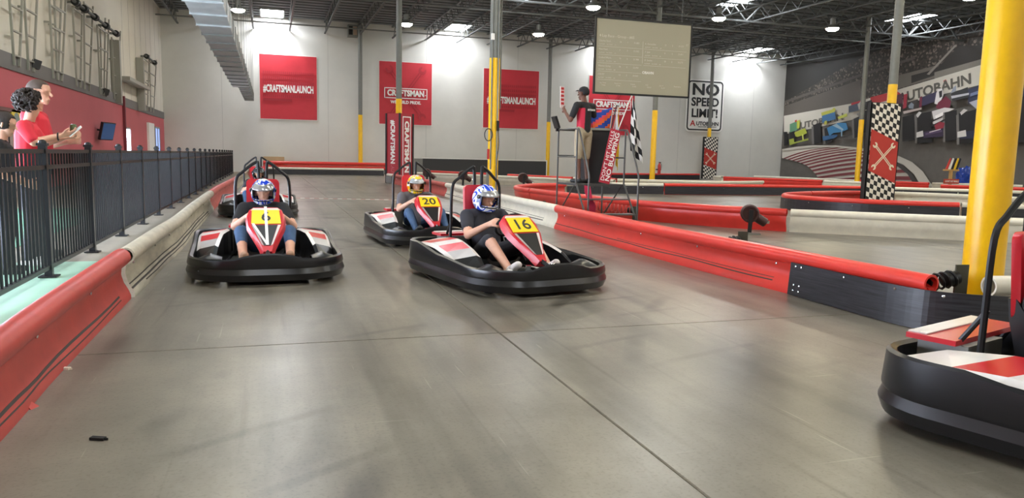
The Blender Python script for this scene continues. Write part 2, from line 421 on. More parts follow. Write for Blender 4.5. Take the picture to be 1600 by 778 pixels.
# far wall heater
ht = on_y(550, 50, YB)
t = thing('unit_heater', 'small grey unit heater mounted high on the white back wall', 'heater', (ht.x, YB, ht.z-.35))
MB().box(-.3, -.55, 0, .3, -.08, .7).build('casing', steel_grey, t)
MB().box(-.24, -.57, .1, -.02, -.55, .6).build('grille', black_metal, t); MB().box(.02, -.57, .1, .24, -.55, .6).build('grille', mat('tan', '#a58d78', .6), t)
MB().box(-.05, -.08, .2, .05, 0, .5).build('bracket', steel_dark, t)

# ------------------------------------------------------------------ left wall fittings
Xw = XL+.16
def wallp(x, y): p = on_x(x, y, Xw); return p
def track(r1, r2, rungs, lab, up=True):
    """two rails given by their ends in the picture (on the wall plane) and the picture heights of the rungs"""
    A0, A1, B0, B1 = wallp(*r1[0]), wallp(*r1[1]), wallp(*r2[0]), wallp(*r2[1])
    def z_ext(p, q, z): return p+(p-q)*((z-p.z)/(p.z-q.z))
    if up: A0, B0 = z_ext(A0, A1, A0.z+1.1), z_ext(B0, B1, B0.z+1.1)
    A1, B1 = z_ext(A1, A0, 3.1), z_ext(B1, B0, 3.1)
    og = V((Xw, (A1.y+B1.y)/2, 3.1))
    t = thing('dock_door_track', lab, 'door track', og, 0, 'ladder-like door tracks on the left wall')
    for p, q in ((A0, A1), (B0, B1)): MB().bar(p, q, .05, .05, ref=V((1,0,0))).build('rail', galv2, t, origin=og)
    H = A0.z-3.1; n = max(3, int(H/.62))
    for k in range(n+1):
        z = A0.z-.06-k*(H-.3)/n
        p = A1+(A0-A1)*((z-A1.z)/(A0.z-A1.z)); q = B1+(B0-B1)*((z-B1.z)/(B0.z-B1.z))
        MB().bar(p, q, .035, .06, ref=V((1,0,0))).build('rung', galv2, t, origin=og)
    for k, z in enumerate((3.3, 4.6)):
        if z < A0.z: MB().box(Xw-.16, A1.y-.02, z, Xw, A1.y+.02, z+.05).build('wall_bracket', galv2, t, origin=og)
galv2 = mat('track_steel', '#9c9a90', .5, .2)
s3 = 1/3.889
def c2(*p): return [(x*s3, y*s3) for x, y in p]
TR = [((58,0),(88,405),(135,0),(117,420),"broad grey ladder-like door track above the spectators' heads"),
      ((148,0),(175,440),(225,0),(203,455),'grey ladder-like door track with a small black loudspeaker at its foot'),
      ((300,0),(325,490),(372,0),(352,505),'grey ladder-like door track standing close against its twin, bare at the top'),
      ((330,0),(350,500),(398,30),(375,515),'twin grey ladder-like door track overlapping the neighbour beside it'),
      ((440,35),(468,545),(500,40),(488,560),'grey ladder-like door track below the near end of the winding shaft'),
      ((510,10),(515,565),(565,40),(542,580),'grey ladder-like door track with hooked top under the winding shaft'),
      ((590,150),(610,590),(640,110),(632,605),'narrow grey ladder-like door track below a shaft drum'),
      ((610,160),(618,600),(662,120),(645,612),'narrow grey ladder-like door track with a small wall lamp behind it'),
      ((678,225),(697,625),(732,190),(712,632),'slim grey ladder-like door track beside the tall grey door jamb'),
      ((868,345),(884,705),(907,335),(895,705),'slim grey ladder-like door track beyond the recessed door, short winding shaft on it'),
      ((908,365),(918,705),(950,365),(933,710),'slim grey ladder-like door track closest to the room corner')]
for i, (a, b, c, d, lab) in enumerate(TR): track(c2(a, b), c2(c, d), (), lab, up=i < 4)
def shaft(p, q, drums, lab):
    P, Q = wallp(*p), wallp(*q); P.x += .12; Q.x += .12; Q.z = P.z = (P.z+Q.z)/2
    t = thing('winding_shaft', lab, 'door shaft', P); MB().tube([P, Q], .05, 10).build('shaft', steel_dark, t, True, origin=P)
    for k in drums:
        c = P+(Q-P)*k; d = (Q-P).normalized()
        MB().lathe([(.05, -.14), (.115, -.13), (.09, -.05), (.09, .05), (.115, .13), (.05, .14)], c, d, 14).build('drum', black_metal, t, True, origin=P)
        MB().box(XL+.02, c.y-.04, c.z-.04, c.x+.02, c.y+.04, c.z+.04).build('bracket', steel_grey, t, origin=P)
shaft((108, 2), (179, 53), (.04, .2, .42, .68, .95), 'long dark door winding shaft with drums across several tracks')
shaft((223, 87), (240, 99), (.1, .85), 'short dark door winding shaft with two drums near the room corner')
def jamb(px0, px1, ytop, lab):
    p, q = wallp(px0, ytop), wallp(px1, ytop)
    t = MB().box(XL+.02, p.y, 3.0, XL+.34, p.y+.28, p.z).build('door_jamb', galv2, None); tag(t, lab, 'door jamb')
jamb(178, 188, 62, 'tall grey steel door jamb rising above the red wall at the recess')
jamb(217, 224, 90, 'grey steel door jamb at the far side of the recessed door')
p, q = wallp(190, 105), wallp(224, 122)
t = MB().box(XL+.02, p.y, p.z-.5, XL+.45, q.y, p.z-.35).build('door_canopy', galv2); tag(t, 'pale steel canopy beam over the recessed door', 'canopy')
for (x, y), lab in (((53, 98), 'small black loudspeaker on the grey band below the ladder tracks'), ((163, 142), 'small black wall lamp low between two narrow tracks')):
    p = wallp(x, y); t = thing('wall_speaker', lab, 'speaker', (XL+.1, p.y, p.z))
    MB().box(.02, -.10, -.11, .20, .10, .11, M=Matrix.Rotation(.5, 4, 'Z') @ Matrix.Rotation(.3, 4, 'Y')).build('cabinet', black_pl, t); MB().box(-.1, -.03, -.03, .05, .03, .03).build('bracket', black_metal, t)
# television
p = on_x(162, 205, XL+.3)
t = thing('television', 'small dark television tilted forward on the red side wall', 'television', (XL+.1, p.y, p.z))
M = Matrix.Translation((.32, 0, 0)) @ Matrix.Rotation(-.20, 4, 'Z') @ Matrix.Rotation(.22, 4, 'Y')
MB().box(-.06, -.52, -.31, .03, .52, .31, M=M).build('casing', black_pl, t)
MB().box(.03, -.49, -.28, .034, .49, .28, M=M).build('screen', mat('tv_screen', '#33507c', .15, emit=.35), t)
MB().bar((0,0,.05), (.3, 0, 0), .06).build('bracket', black_metal, t)
# glass openings in the side wall
def opening(nm, y0, y1, z0, z1, pane, mull=0):
    t = tag(MB().box(XL, y0-.06, z1, XL+.14, y1+.06, z1+.07).box(XL, y0-.06, z0, XL+.14, y0, z1).box(XL, y1, z0, XL+.14, y1+.06, z1).build(nm, mat('frame_alu', '#8d9092', .4, .4)), kind='structure')
    n = mull+1
    for k in range(n):
        a = y0+(y1-y0)*k/n; b = y0+(y1-y0)*(k+1)/n
        MB().box(XL+.1, a+.02, z0+.02, XL+.115, b-.02, z1-.02).build('pane', pane, t)
        if k: MB().box(XL+.1, a-.03, z0, XL+.15, a+.03, z1).build('mullion', MATS['frame_alu'], t)
    return t
pA = on_x(190, 202, XL).y; opening('window_1', pA, pA+1.2, .05, 2.05, glow_day)
pB = on_x(238, 187, XL).y; opening('window_2', pB, pB+1.6, .05, 2.35, mat('blue_glass', '#7d93c8', .2, emit=1.6), 1)
opening('window_3', 4.0, 16.4, .05, 2.1, glow_day, 5)
pC = on_x(228, 183, XL).y; tag(MB().box(XL+.02, pC, 0, XL+.12, pC+1.9, 2.55).build('door_1', white_paint), kind='structure')
pD = on_x(8, 200, XL+.1).y
d2 = tag(MB().box(XL+.1, pD-.9, 0, XL+.16, pD+1.0, 2.0).build('door_2', mat('dull_door', '#9c8a86', .6)), kind='structure')
MB().box(XL+.16, pD-.02, .05, XL+.18, pD+.02, 1.95).build('door_gap', black_metal, d2)
MB().box(XL+.1, pD-1.0, 2.0, XL+.2, pD+1.1, 2.08).build('door_head', mat('brown_trim', '#6e4a45', .6), d2)
pS = on_x(23, 187, XL+.12)
t = thing('yellow_sign', 'yellow rectangular picture sign on the red wall above the door', 'sign', (XL+.1, pS.y, pS.z))
MB().box(.07, -.45, -.22, .1, .45, .22).build('plate', mat('sign_yellow', '#e2c64a', .5), t)
MB().prism([(-.02+.2*math.cos(a*PI/8), .16*math.sin(a*PI/8)) for a in range(16)], .006, face_mat(V((.1, -.12, 0)), (0,1,0), (0,0,1))).build('picture', mat('sign_grey', '#7f8c86', .6), t)

# ------------------------------------------------------------------ banners on the back wall
def wrench_shape(m, L, w, M, mi=0, d=.004):
    h = L/2
    m.prism([(-w*.5, -h+w), (-w*.16, -h+w), (-w*.16, h-w), (-w*.5, h-w)], d, M, mi); m.prism([(w*.16, -h+w), (w*.5, -h+w), (w*.5, h-w), (w*.16, h-w)], d, M, mi)
    for s in (1, -1):
        R = Matrix.Identity(4) if s > 0 else Matrix.Rotation(PI, 4, 'Z')
        c = h-w*.2
        arc = [(1.15*w*math.sin(a), c+1.15*w*math.cos(a)) for a in [PI*.22+k*(2*PI-PI*.44)/12 for k in range(13)]]
        inn = [(.5*w*math.sin(a), c+.25*w+.5*w*math.cos(a)) for a in [2*PI-PI*.3-k*(2*PI-PI*.6)/8 for k in range(9)]]
        m.prism(arc+inn, d, M @ R, mi)
def banner(px0, py0, px1, py1, lab, kind):
    A = on_y(px0, py0, YB-.03); B = on_y(px1, py1, YB-.03); x0, x1, z0, z1 = A.x, B.x, B.z, A.z
    t = thing('wall_banner', lab, 'banner', ((x0+x1)/2, YB, z0)); W, H = x1-x0, z1-z0
    m = MB(); nx, nz = 24, 24; vs = []
    for j in range(nz+1):
        for i in range(nx+1):
            u, v = i/nx, j/nz; s = .012*noise.noise(V((u*4+x0, v*3, 0)))+ .03*max(0, v-.9)*math.sin(u*9)
            vs.append(V(((u-.5)*W, -.06+s, v*H)))
    m.add(vs, [(j*(nx+1)+i, j*(nx+1)+i+1, (j+1)*(nx+1)+i+1, (j+1)*(nx+1)+i) for j in range(nz) for i in range(nx)])
    m.build('cloth', red_print, t, True)
    MB().box(-W/2-.03, -.05, -.03, W/2+.03, -.01, H+.03).build('frame', white_paint, t)
    def fm(x, z, rot=0): return face_mat(V((x, -.125, z)), (1,0,0), (0,0,1)) @ Matrix.Rotation(rot, 4, 'Z')
    if kind == 'launch':
        for k, (q, wd) in enumerate(((.70, .9), (.62, .9), (.55, .9), (.34, .9), (.28, .5))):
            mm = MB(); n = 26
            for i in range(n):
                xx = -W*.45+i*W*wd/n; mm.prism([(xx, 0), (xx+W*.022, 0), (xx+W*.028, .16), (xx+W*.006, .16)], .004, fm(0, H*q))
            mm.build('tread_pattern', red_dark, t)
        text('#CRAFTSMANLAUNCH', H*.155, fm(0, H*.47), white_paint, t, bold=.035, width=W*.88)
    else:
        for s in (1, -1):
            mm = MB(); wrench_shape(mm, H*.95, .22, fm(0, H*.5, s*.62)); mm.build('wrench_print', red_dark, t)
        z = H*.50 if kind == 'a' else H*.52
        text('CRAFTSMAN', H*.13, fm(0, z), white_paint, t, bold=.045, width=W*.70, ext=.01)
        mm = MB(); a, b, c = W*.41, H*.085, .05
        for q in ((-a, -b, a, -b+c), (-a, b-c, a, b), (-a, -b, -a+c, b), (a-c, -b, a, b)): mm.prism([(q[0], q[1]), (q[2], q[1]), (q[2], q[3]), (q[0], q[3])], .012, fm(0, z))
        mm.prism([(W*.365, -.1), (W*.385, -.1), (W*.385, -.05), (W*.365, -.05)], .012, fm(0, z))
        mm.build('logo_frame', white_paint, t)
        text('WE BUILD PRIDE.', H*.068, fm(0, z-H*.145), white_paint, t, bold=.035, width=W*.58)
banner(405, 84, 495.5, 188, 'red banner reading #CRAFTSMANLAUNCH beside the duct end', 'launch')
banner(592.5, 95, 674, 196, 'red CRAFTSMAN banner partly behind the lettered pillar column', 'a')
banner(756, 106.5, 840, 202, 'red #CRAFTSMANLAUNCH banner half hidden by the column with cables', 'launch')
banner(921, 118, 989, 212, 'red CRAFTSMAN banner behind the flag marshal and projection screen', 'b')

# speed limit sign
A, B = on_y(1074, 123, YB-.05), on_y(1127.5, 207, YB-.05)
t = thing('speed_sign', 'white NO SPEED LIMIT sign with black rounded border on back wall', 'sign', ((A.x+B.x)/2, YB, B.z)); W, H = B.x-A.x, A.z-B.z
def rrect(w_, h_, r, n=5):
    out = []
    for cx, cy, a in ((w_/2-r, h_/2-r, 0), (-w_/2+r, h_/2-r, PI/2), (-w_/2+r, -h_/2+r, PI), (w_/2-r, -h_/2+r, 1.5*PI)):
        out += [(cx+r*math.cos(a+k*PI/2/n), cy+r*math.sin(a+k*PI/2/n)) for k in range(n+1)]
    return out
def fm(x, z, d=0): return face_mat(V((x, -.05-d, z)), (1,0,0), (0,0,1))
MB().prism(rrect(W, H, .3), .04, fm(0, H/2)).build('plate', white_paint, t)
MB().loft([[fm(0, H/2, .04) @ V((x, y, 0)) for x, y in rrect(W-.18, H-.18, .25)], [fm(0, H/2, .05) @ V((x, y, 0)) for x, y in rrect(W-.18, H-.18, .25)],
           [fm(0, H/2, .05) @ V((x, y, 0)) for x, y in rrect(W-.38, H-.38, .17)], [fm(0, H/2, .04) @ V((x, y, 0)) for x, y in rrect(W-.38, H-.38, .17)]], path_closed=True).build('border', black_print, t)
for s, z, sz, wd in (('NO', .80, .27, .72), ('SPEED', .565, .20, .74), ('LIMIT!', .35, .20, .70)):
    text(s, H*sz*1.12, fm(0, H*z, .05), black_print, t, bold=.03, width=W*wd)
text('A', H*.15, fm(-W*.31, H*.155, .05), mat('logo_red', '#c02a2a', .5), t, bold=.02, xs=1.1)
text('UTOBAHN', H*.10, fm(W*.09, H*.155, .05), black_print, t, bold=.03, width=W*.60)
text('INDOOR SPEEDWAY', H*.035, fm(W*.09, H*.095, .05), black_print, t, width=W*.5)

# ------------------------------------------------------------------ projection screen
A, B = on_y(932.5, 28, 19), on_y(1074, 151, 19); W, H = B.x-A.x, A.z-B.z
t = thing('projection_screen', 'large grey projection screen showing race times, hung from the roof', 'screen', ((A.x+B.x)/2, 19, B.z))
MB().box(-W/2, -.02, 0, W/2, .02, H).build('panel', mat('screen_cloth', '#a9a38d', .8), t)
for q in ((-W/2-.04, 0, -W/2, H), (W/2, 0, W/2+.04, H), (-W/2-.04, -.05, W/2+.04, 0), (-W/2-.04, H, W/2+.04, H+.05)):
    MB().box(q[0], -.04, q[1], q[2], .04, q[3]).build('frame', black_metal, t)
for s in (-1, 1): MB().tube([(s*W*.4, 0, H), (s*W*.4, 0, ZC-.1-B.z)], .008, 5).build('cable', steel_dark, t)
ink = mat('screen_text', '#d6d2c2', .8)
def sm(x, z): return face_mat(V(((x-.5)*W, -.022, z*H)), (1,0,0), (0,0,1))
text('4 Lap Race - Group - #65', .10, sm(.03, .77), ink, t, align='LEFT', ext=.002)
text('17', .08, sm(.95, .72), ink, t, align='LEFT', ext=.002)
L_ = [('Charles Sand..', '26', '1', '21,885'), ('Matt Patel', '3', '3', '21,952'), ('Crafted Work..', '76', '2', '21,988'), ('Mowen Going', '18', '2', '22,092'), ('CG157', '12', '2', '24,069')]
R_ = [('6  Autoeddie', '21', '2', '24,255'), ('7  Jobi', '6', '2', '25,801'), ('8  Sandra', '20', '2', '26,375')]
for base, rws in ((.02, L_), (.50, R_)):
    for k, r_ in enumerate(rws):
        z = .70-.113*k
        for q, dx in zip(r_, (.01, .22, .30, .37)): text(q, .062, sm(base+dx, z), ink, t, align='LEFT', ext=.002)
        text('avg 24,269      last 22,836      gap', .038, sm(base+.01, z-.045), ink, t, align='LEFT', ext=.002)
        mm = MB().prism([(0, 0), (W*.46, 0), (W*.46, .006), (0, .006)], .002, sm(base, z-.075)); mm.build('rule_line', ink, t)
MB().prism([(0, 0), (.01, 0), (.01, H*.3), (0, H*.3)], .002, sm(.485, .43)).build('rule_line', ink, t)
text('OBAHN', .10, sm(.49, .30), white_paint, t, align='LEFT', bold=.02, ext=.002)
for x, a, b in ((.05, 'Lap Times', 'Today'), (.2, 'Apogramm', '21,885'), (.37, 'Crapule', '21,952'), (.53, 'Malik', '23,212'), (.68, 'Joko T.', '23,371'), (.84, 'Powered by', '')):
    text(a, .045, sm(x, .13), ink, t, align='LEFT', ext=.002)
    if b: text(b, .045, sm(x+.02, .10), ink, t, align='LEFT', ext=.002)
# ================================================================== pillars
def checker_mat():
    m = bpy.data.materials.new('checker_print'); m.use_nodes = True; nt = m.node_tree; b = nt.nodes['Principled BSDF']; N = nt.nodes.new; L = nt.links.new
    tc = N('ShaderNodeTexCoord'); sp = N('ShaderNodeSeparateXYZ'); L(tc.outputs['Object'], sp.inputs[0])
    sh = N('ShaderNodeMath'); sh.operation = 'MULTIPLY_ADD'; sh.inputs[1].default_value = .32; L(sp.outputs['X'], sh.inputs[0]); L(sp.outputs['Z'], sh.inputs[2])
    cb = N('ShaderNodeCombineXYZ'); L(sp.outputs['X'], cb.inputs[0]); L(sh.outputs[0], cb.inputs[1]); cb.inputs[2].default_value = .013
    ch = N('ShaderNodeTexChecker'); ch.inputs['Scale'].default_value = 7.4; ch.inputs[1].default_value = lin('#f0e9dd'); ch.inputs[2].default_value = lin('#1a1918')
    L(cb.outputs[0], ch.inputs['Vector']); L(ch.outputs[0], b.inputs['Base Color']); b.inputs['Roughness'].default_value = .6
    return m
CHK = checker_mat()
brick_red = mat('panel_red', '#c0392f', .6, var=.05)
def wrench_pillar(x, y, w_, h_, lab):
    t = thing('pillar_cover', lab, 'pillar cover', (x, y, 0))
    d = .09
    m = MB()
    for q in ((-w_/2, -d, w_/2, -d+.02), (-w_/2, d-.02, w_/2, d), (-w_/2, -d, -w_/2+.02, d), (w_/2-.02, -d, w_/2, d)): m.box(q[0], q[1], 0, q[2], q[3], h_)
    m.build('shell', black_print, t)
    e = w_/2-.05
    MB().box(-e, -d-.012, .02, e, -d, h_-.02).build('checker_panel', CHK, t)
    fm = lambda x, z, r=0: face_mat(V((x, -d-.013, z)), (1,0,0), (0,0,1)) @ Matrix.Rotation(r, 4, 'Z')
    sh = .36*e
    MB().prism([(-e, h_*.285+sh), (e, h_*.285-sh), (e, h_*.685-sh), (-e, h_*.685+sh)], .008, fm(0, 0)).build('red_panel', brick_red, t)
    for s in (1, -1):
        mm = MB(); wrench_shape(mm, w_*.86, .075, face_mat(V((0, -d-.022, h_*.485)), (1,0,0), (0,0,1)) @ Matrix.Rotation(s*.80, 4, 'Z')); mm.build('wrench_print', cream, t)
    return t
wrench_pillar(17.40, 18.15, 1.12, 3.05, 'large pillar cover with black checkers and crossed wrenches inside the red-rimmed island')
wrench_pillar(30.1, 47.35, 1.15, 2.98, 'distant pillar cover with crossed wrenches below the speed limit sign')
# lettered pillar: square box set on its corner
t = thing('pillar_cover', 'tall red pillar cover lettered CRAFTSMAN on two faces', 'pillar cover', (5.36, 32.75, 0), PI/4-.16)
s_ = .40; H_ = 2.97
m = MB()
for q in ((-s_, -s_, s_, -s_+.02), (-s_, s_-.02, s_, s_), (-s_, -s_, -s_+.02, s_), (s_-.02, -s_, s_, s_)): m.box(q[0], q[1], 0, q[2], q[3], H_)
m.build('shell', mat('pillar_red', '#b2323a', .6), t)
for cx, cy in ((-s_, -s_), (s_, -s_), (-s_, s_), (s_, s_)): MB().box(cx-.035, cy-.035, 0, cx+.035, cy+.035, H_+.01).build('edge_strip', black_print, t)
Mf = face_mat(V((-s_-.004, 0, 1.72)), (0, 0, -1), (0, -1, 0))      # left face, reading downwards
Mf = face_mat(V((-s_-.004, .02, 1.75)), (0, 0, -1), (0, -1, 0))
text('#CRAFTSMAN', .34, Mf, white_paint, t, bold=.035, width=1.85)
Mr = face_mat(V((.02, -s_-.004, 1.55)), (0, 0, -1), (1, 0, 0))
text('CRAFTSMAN', .34, Mr, white_paint, t, bold=.045, width=2.2)
mm = MB()
for q in ((-1.3, -.25, 1.3, -.21), (-1.3, .21, 1.3, .25), (-1.3, -.25, -1.26, .25), (1.26, -.25, 1.3, .25)): mm.prism([(q[0], q[1]), (q[2], q[1]), (q[2], q[3]), (q[0], q[3])], .006, Mr)
mm.build('logo_frame', white_paint, t)
text('LAUNCH', .30, face_mat(V((-s_-.004, .02, .45)), (0, 0, -1), (0, -1, 0)), mat('faded_red', '#cf6a70', .6), t, width=.7)

# ================================================================== mural on the side wall
mu = thing('wall_mural', 'huge racing mural of open-wheel cars, kerb and grandstand crowd', 'mural', (XR, 36, 0))
OG = mu.location.copy()
def mp(x, y, k): return on_x(x, y, XR-.03-.004*k)
def mural(polys, name):
    m = MB(); used = []
    for k, (col, pts) in enumerate(polys):
        mm = col if not isinstance(col, str) else mat('print_'+col, '#'+col, .6)
        if mm not in used: used.append(mm)
        P = [mp(x, y, polys_k[0]) for x, y in pts]; polys_k[0] += 1
        n = len(P); m.add(P, [tuple(range(n))], used.index(mm))
    m.build(name, used, mu, origin=OG)
polys_k = [0]
MB().box(XR-.02, 22, 0, XR, YB, ZC-.3).build('backing', mat('print_asphalt', '#625e58', .6, var=.12, scale=2), mu, origin=OG)
CR = crowd()
mural([(CR, [(1225, 60), (1640, -60), (1640, 100), (1541, 108), (1393, 150), (1329, 168), (1225, 190)])], 'crowd_print')
mural([('2b2926', [(1225, 84), (1640, -62), (1640, -10), (1500, 20), (1330, 98), (1225, 160)]),
       ('57514b', [(1225, 158), (1340, 117), (1430, 88), (1430, 92), (1340, 121), (1225, 162)]),
       ('5d564f', [(1225, 166), (1345, 124), (1345, 160), (1329, 163), (1225, 182)]),
       ('6b655c', [(1395, 120), (1460, 103), (1460, 122), (1395, 141)]),
       ('33302c', [(1424, 118), (1462, 108), (1500, 72), (1545, 70), (1545, 90), (1460, 118), (1424, 130)]),
       ('8a857b', [(1448, 116), (1492, 70), (1495, 71), (1452, 117)]),
       ('7b766c', [(1460, 113), (1545, 89), (1640, 62), (1640, 72), (1541, 99), (1460, 123)]),
       ('c8c2b4', [(1225, 181), (1329, 162), (1393, 143), (1541, 99), (1640, 71), (1640, 108), (1541, 130), (1393, 168), (1329, 188), (1225, 210)]),
       ('b8333a', [(1330, 161), (1350, 156), (1350, 166), (1330, 172)]), ('c23a3c', [(1360, 152), (1395, 143), (1395, 155), (1360, 164)]),
       ('c23a3c', [(1397, 147), (1402, 143), (1407, 146), (1405, 150), (1398, 152)]), ('c23a3c', [(1474, 126), (1478, 124), (1480, 128), (1475, 130)]),
       ('6c7590', [(1535, 113), (1545, 110), (1545, 124), (1535, 127)])], 'stand_print')
def mtext(s, x0, y0, x1, y1, hh, col):
    A, B = mp(x0, y0, polys_k[0]), mp(x1, y1, polys_k[0]); r = B-A; M = face_mat((A+B)/2-OG, r, (0,0,1))
    text(s, hh, M, mat('print_'+col, '#'+col, .6), mu, 'board_lettering', bold=.03, width=r.length, ext=.002)
mtext('AUTOBAHN', 1242, 199, 1318, 182, .62, '6b675f')
mtext('AUTOBAHN', 1404, 155, 1518, 123, .80, '5b5850')
# kerb
inner = [(1222, 247), (1243, 251.7), (1252, 255), (1261, 259), (1269, 266), (1276, 274), (1283, 288)]
outer = [(1222, 236), (1246, 232), (1270, 230), (1306, 230), (1344, 234.6), (1375, 242), (1400, 254), (1418, 270), (1430, 290)]
kb = [('cdc6bb', inner+outer[::-1])]
def lerp_path(P, t):
    L = [0]
    for a, b in zip(P, P[1:]): L.append(L[-1]+math.dist(a, b))
    d = t*L[-1]
    for i in range(len(P)-1):
        if d <= L[i+1]+1e-9:
            f = (d-L[i])/(L[i+1]-L[i]); return (P[i][0]+(P[i+1][0]-P[i][0])*f, P[i][1]+(P[i+1][1]-P[i][1])*f)
    return P[-1]
for k in range(11):
    t0 = .02+k*.09; ts = []
    up_, dn = [], []
    for i in range(9):
        f = i/8
        for off, lst in ((0, up_), (.046, dn)):
            a = lerp_path(inner, min(1, t0+off)); b = lerp_path(outer, min(1, .30+(t0+off)*.68))
            bow = -3.5*math.sin(PI*f)*(1-f*.4)
            lst.append((a[0]+(b[0]-a[0])*f, a[1]+(b[1]-a[1])*f+bow))
    kb.append(('7e3d40', up_+dn[::-1]))
kb.append(('c2bcb0', [(1222, 233), (1246, 229), (1270, 227), (1306, 227), (1344, 231), (1380, 238), (1405, 244), (1425, 253), (1442, 268), (1458, 292), (1440, 292), (1428, 272), (1412, 258), (1396, 250), (1372, 242), (1344, 235), (1306, 230), (1270, 230), (1222, 236)]))
kb.append(('45423f', [(1400, 253), (1412, 259), (1426, 273), (1438, 292), (1430, 292), (1418, 272), (1400, 258)]))
mural(kb, 'kerb_print')
# cars: tyres, wings, bodies
K = '201f1f'; G = '4a4744'
mural([(K, [(1225, 206), (1230, 206), (1231, 226), (1225, 228)]), (K, [(1233, 206), (1242, 203), (1243, 224), (1234, 226)]), (K, [(1270, 196), (1282, 191), (1283, 222), (1271, 226)]),
       ('74706c', [(1268, 198), (1271, 197), (1272, 226), (1269, 226)]),
       ('5b8a6a', [(1234, 194), (1246, 189), (1246, 203), (1234, 207)]), ('b7bd45', [(1245, 189), (1250, 187), (1249, 200), (1245, 201)]), ('c03a3a', [(1242, 188), (1245, 187), (1245, 190), (1242, 191)]),
       ('a9b23e', [(1241, 207), (1258, 200), (1261, 208), (1255, 211), (1246, 214), (1243, 213)]), ('c9cf62', [(1253, 210), (1255, 210), (1256, 220), (1254, 220)]),
       ('97a23f', [(1233, 218), (1240, 216), (1241, 222), (1246, 221), (1263, 216), (1263, 219), (1246, 223), (1234, 227)])], 'yellow_green_car_print')
mural([(K, [(1288, 201), (1300, 197), (1301, 221), (1289, 225)]), ('74706c', [(1285, 202), (1288, 201), (1290, 225), (1287, 225)]), (K, [(1333, 186), (1346, 180), (1348, 212), (1334, 216)]),
       ('74706c', [(1331, 187), (1334, 186), (1335, 216), (1332, 216)]),
       ('3f719e', [(1284, 180), (1304, 172), (1306, 186), (1285, 192)]), ('b9b84c', [(1283, 176), (1300, 171), (1303, 168), (1306, 170), (1304, 175), (1284, 181)]), ('b9b84c', [(1288, 190), (1292, 188), (1292, 194), (1288, 195)]),
       ('3f82b0', [(1292, 200), (1309, 192), (1322, 192), (1325, 202), (1315, 206), (1302, 208), (1296, 213)]), ('c5cc58', [(1308, 183), (1323, 177), (1324, 182), (1310, 186)]),
       ('9fbccb', [(1300, 196), (1307, 193), (1318, 202), (1317, 204)]), ('8fb0c4', [(1314, 203), (1316, 203), (1316, 214), (1314, 214)]),
       ('38648f', [(1285, 213), (1308, 210), (1308, 213), (1303, 216), (1292, 219), (1286, 220)]), (G, [(1312, 214), (1332, 208), (1332, 211), (1312, 217)])], 'blue_car_print')
mural([('4c5563', [(1326, 166), (1344, 160), (1344, 172), (1326, 176)]), ('b9b5ad', [(1340, 163), (1345, 158), (1347, 168), (1342, 172)]), ('8b8680', [(1338, 178), (1352, 172), (1360, 182), (1345, 186)]),
       (K, [(1345, 175), (1362, 170), (1362, 205), (1346, 208)]), (K, [(1350, 160), (1362, 156), (1362, 170), (1350, 172)])], 'grey_car_print')
mural([('5d3540', [(1395, 150), (1410, 146), (1411, 170), (1396, 176)]), ('a23240', [(1412, 148), (1418, 146), (1416, 168), (1411, 170)]), (K, [(1410, 183), (1428, 178), (1429, 218), (1410, 221)]), ('3a3431', [(1417, 160), (1434, 155), (1436, 172), (1420, 176)]),
       ('7d8790', [(1419, 165), (1424, 160), (1428, 163), (1427, 170), (1420, 169)]),
       ('3d3a52', [(1440, 152), (1466, 142), (1467, 156), (1441, 166)]), ('6f2f40', [(1437, 152), (1441, 150), (1440, 168), (1436, 168)]),
       ('b8a9a2', [(1411, 174), (1440, 168), (1440, 171), (1412, 178)]),
       (K, [(1433, 178), (1455, 174), (1457, 222), (1434, 224)]), ('c9c5bf', [(1431, 180), (1436, 174), (1440, 176), (1434, 184)]), ('74706c', [(1429, 180), (1432, 180), (1433, 224), (1430, 224)]),
       ('dad6d2', [(1463, 145), (1466, 139), (1472, 138), (1474, 148), (1470, 158), (1468, 164), (1460, 162)]), ('2b2a2b', [(1467, 143), (1472, 141), (1472, 151), (1468, 153)]),
       ('6e2b3c', [(1466, 160), (1478, 150), (1486, 158), (1484, 168), (1470, 172), (1462, 168)]), ('cfcac6', [(1456, 174), (1476, 168), (1492, 170), (1474, 178), (1470, 190), (1460, 192)]),
       ('cfcac6', [(1459, 186), (1472, 178), (1474, 186), (1462, 195), (1457, 193)]), (K, [(1474, 176), (1495, 172), (1495, 218), (1475, 222)]), ('74706c', [(1473, 177), (1476, 176), (1477, 222), (1474, 222)]),
       ('3a2f45', [(1443, 206), (1474, 200), (1474, 213), (1443, 216)]), ('d2cec8', [(1432, 207), (1442, 204), (1443, 213), (1432, 215)]), ('efeae6', [(1461, 181), (1473, 175), (1474, 179), (1463, 187)]), ('2a2728', [(1452, 190), (1472, 181), (1473, 183), (1453, 192)]), ('2a2728', [(1455, 196), (1476, 186), (1477, 188), (1456, 198)]),
       ('8c2f3c', [(1460, 196), (1468, 190), (1476, 192), (1474, 200), (1462, 203)]), ('5a4a66', [(1446, 208), (1472, 203), (1472, 206), (1446, 211)]), ('d8c9cf', [(1452, 206), (1470, 201), (1470, 202.5), (1452, 207.5)])], 'purple_car_print')
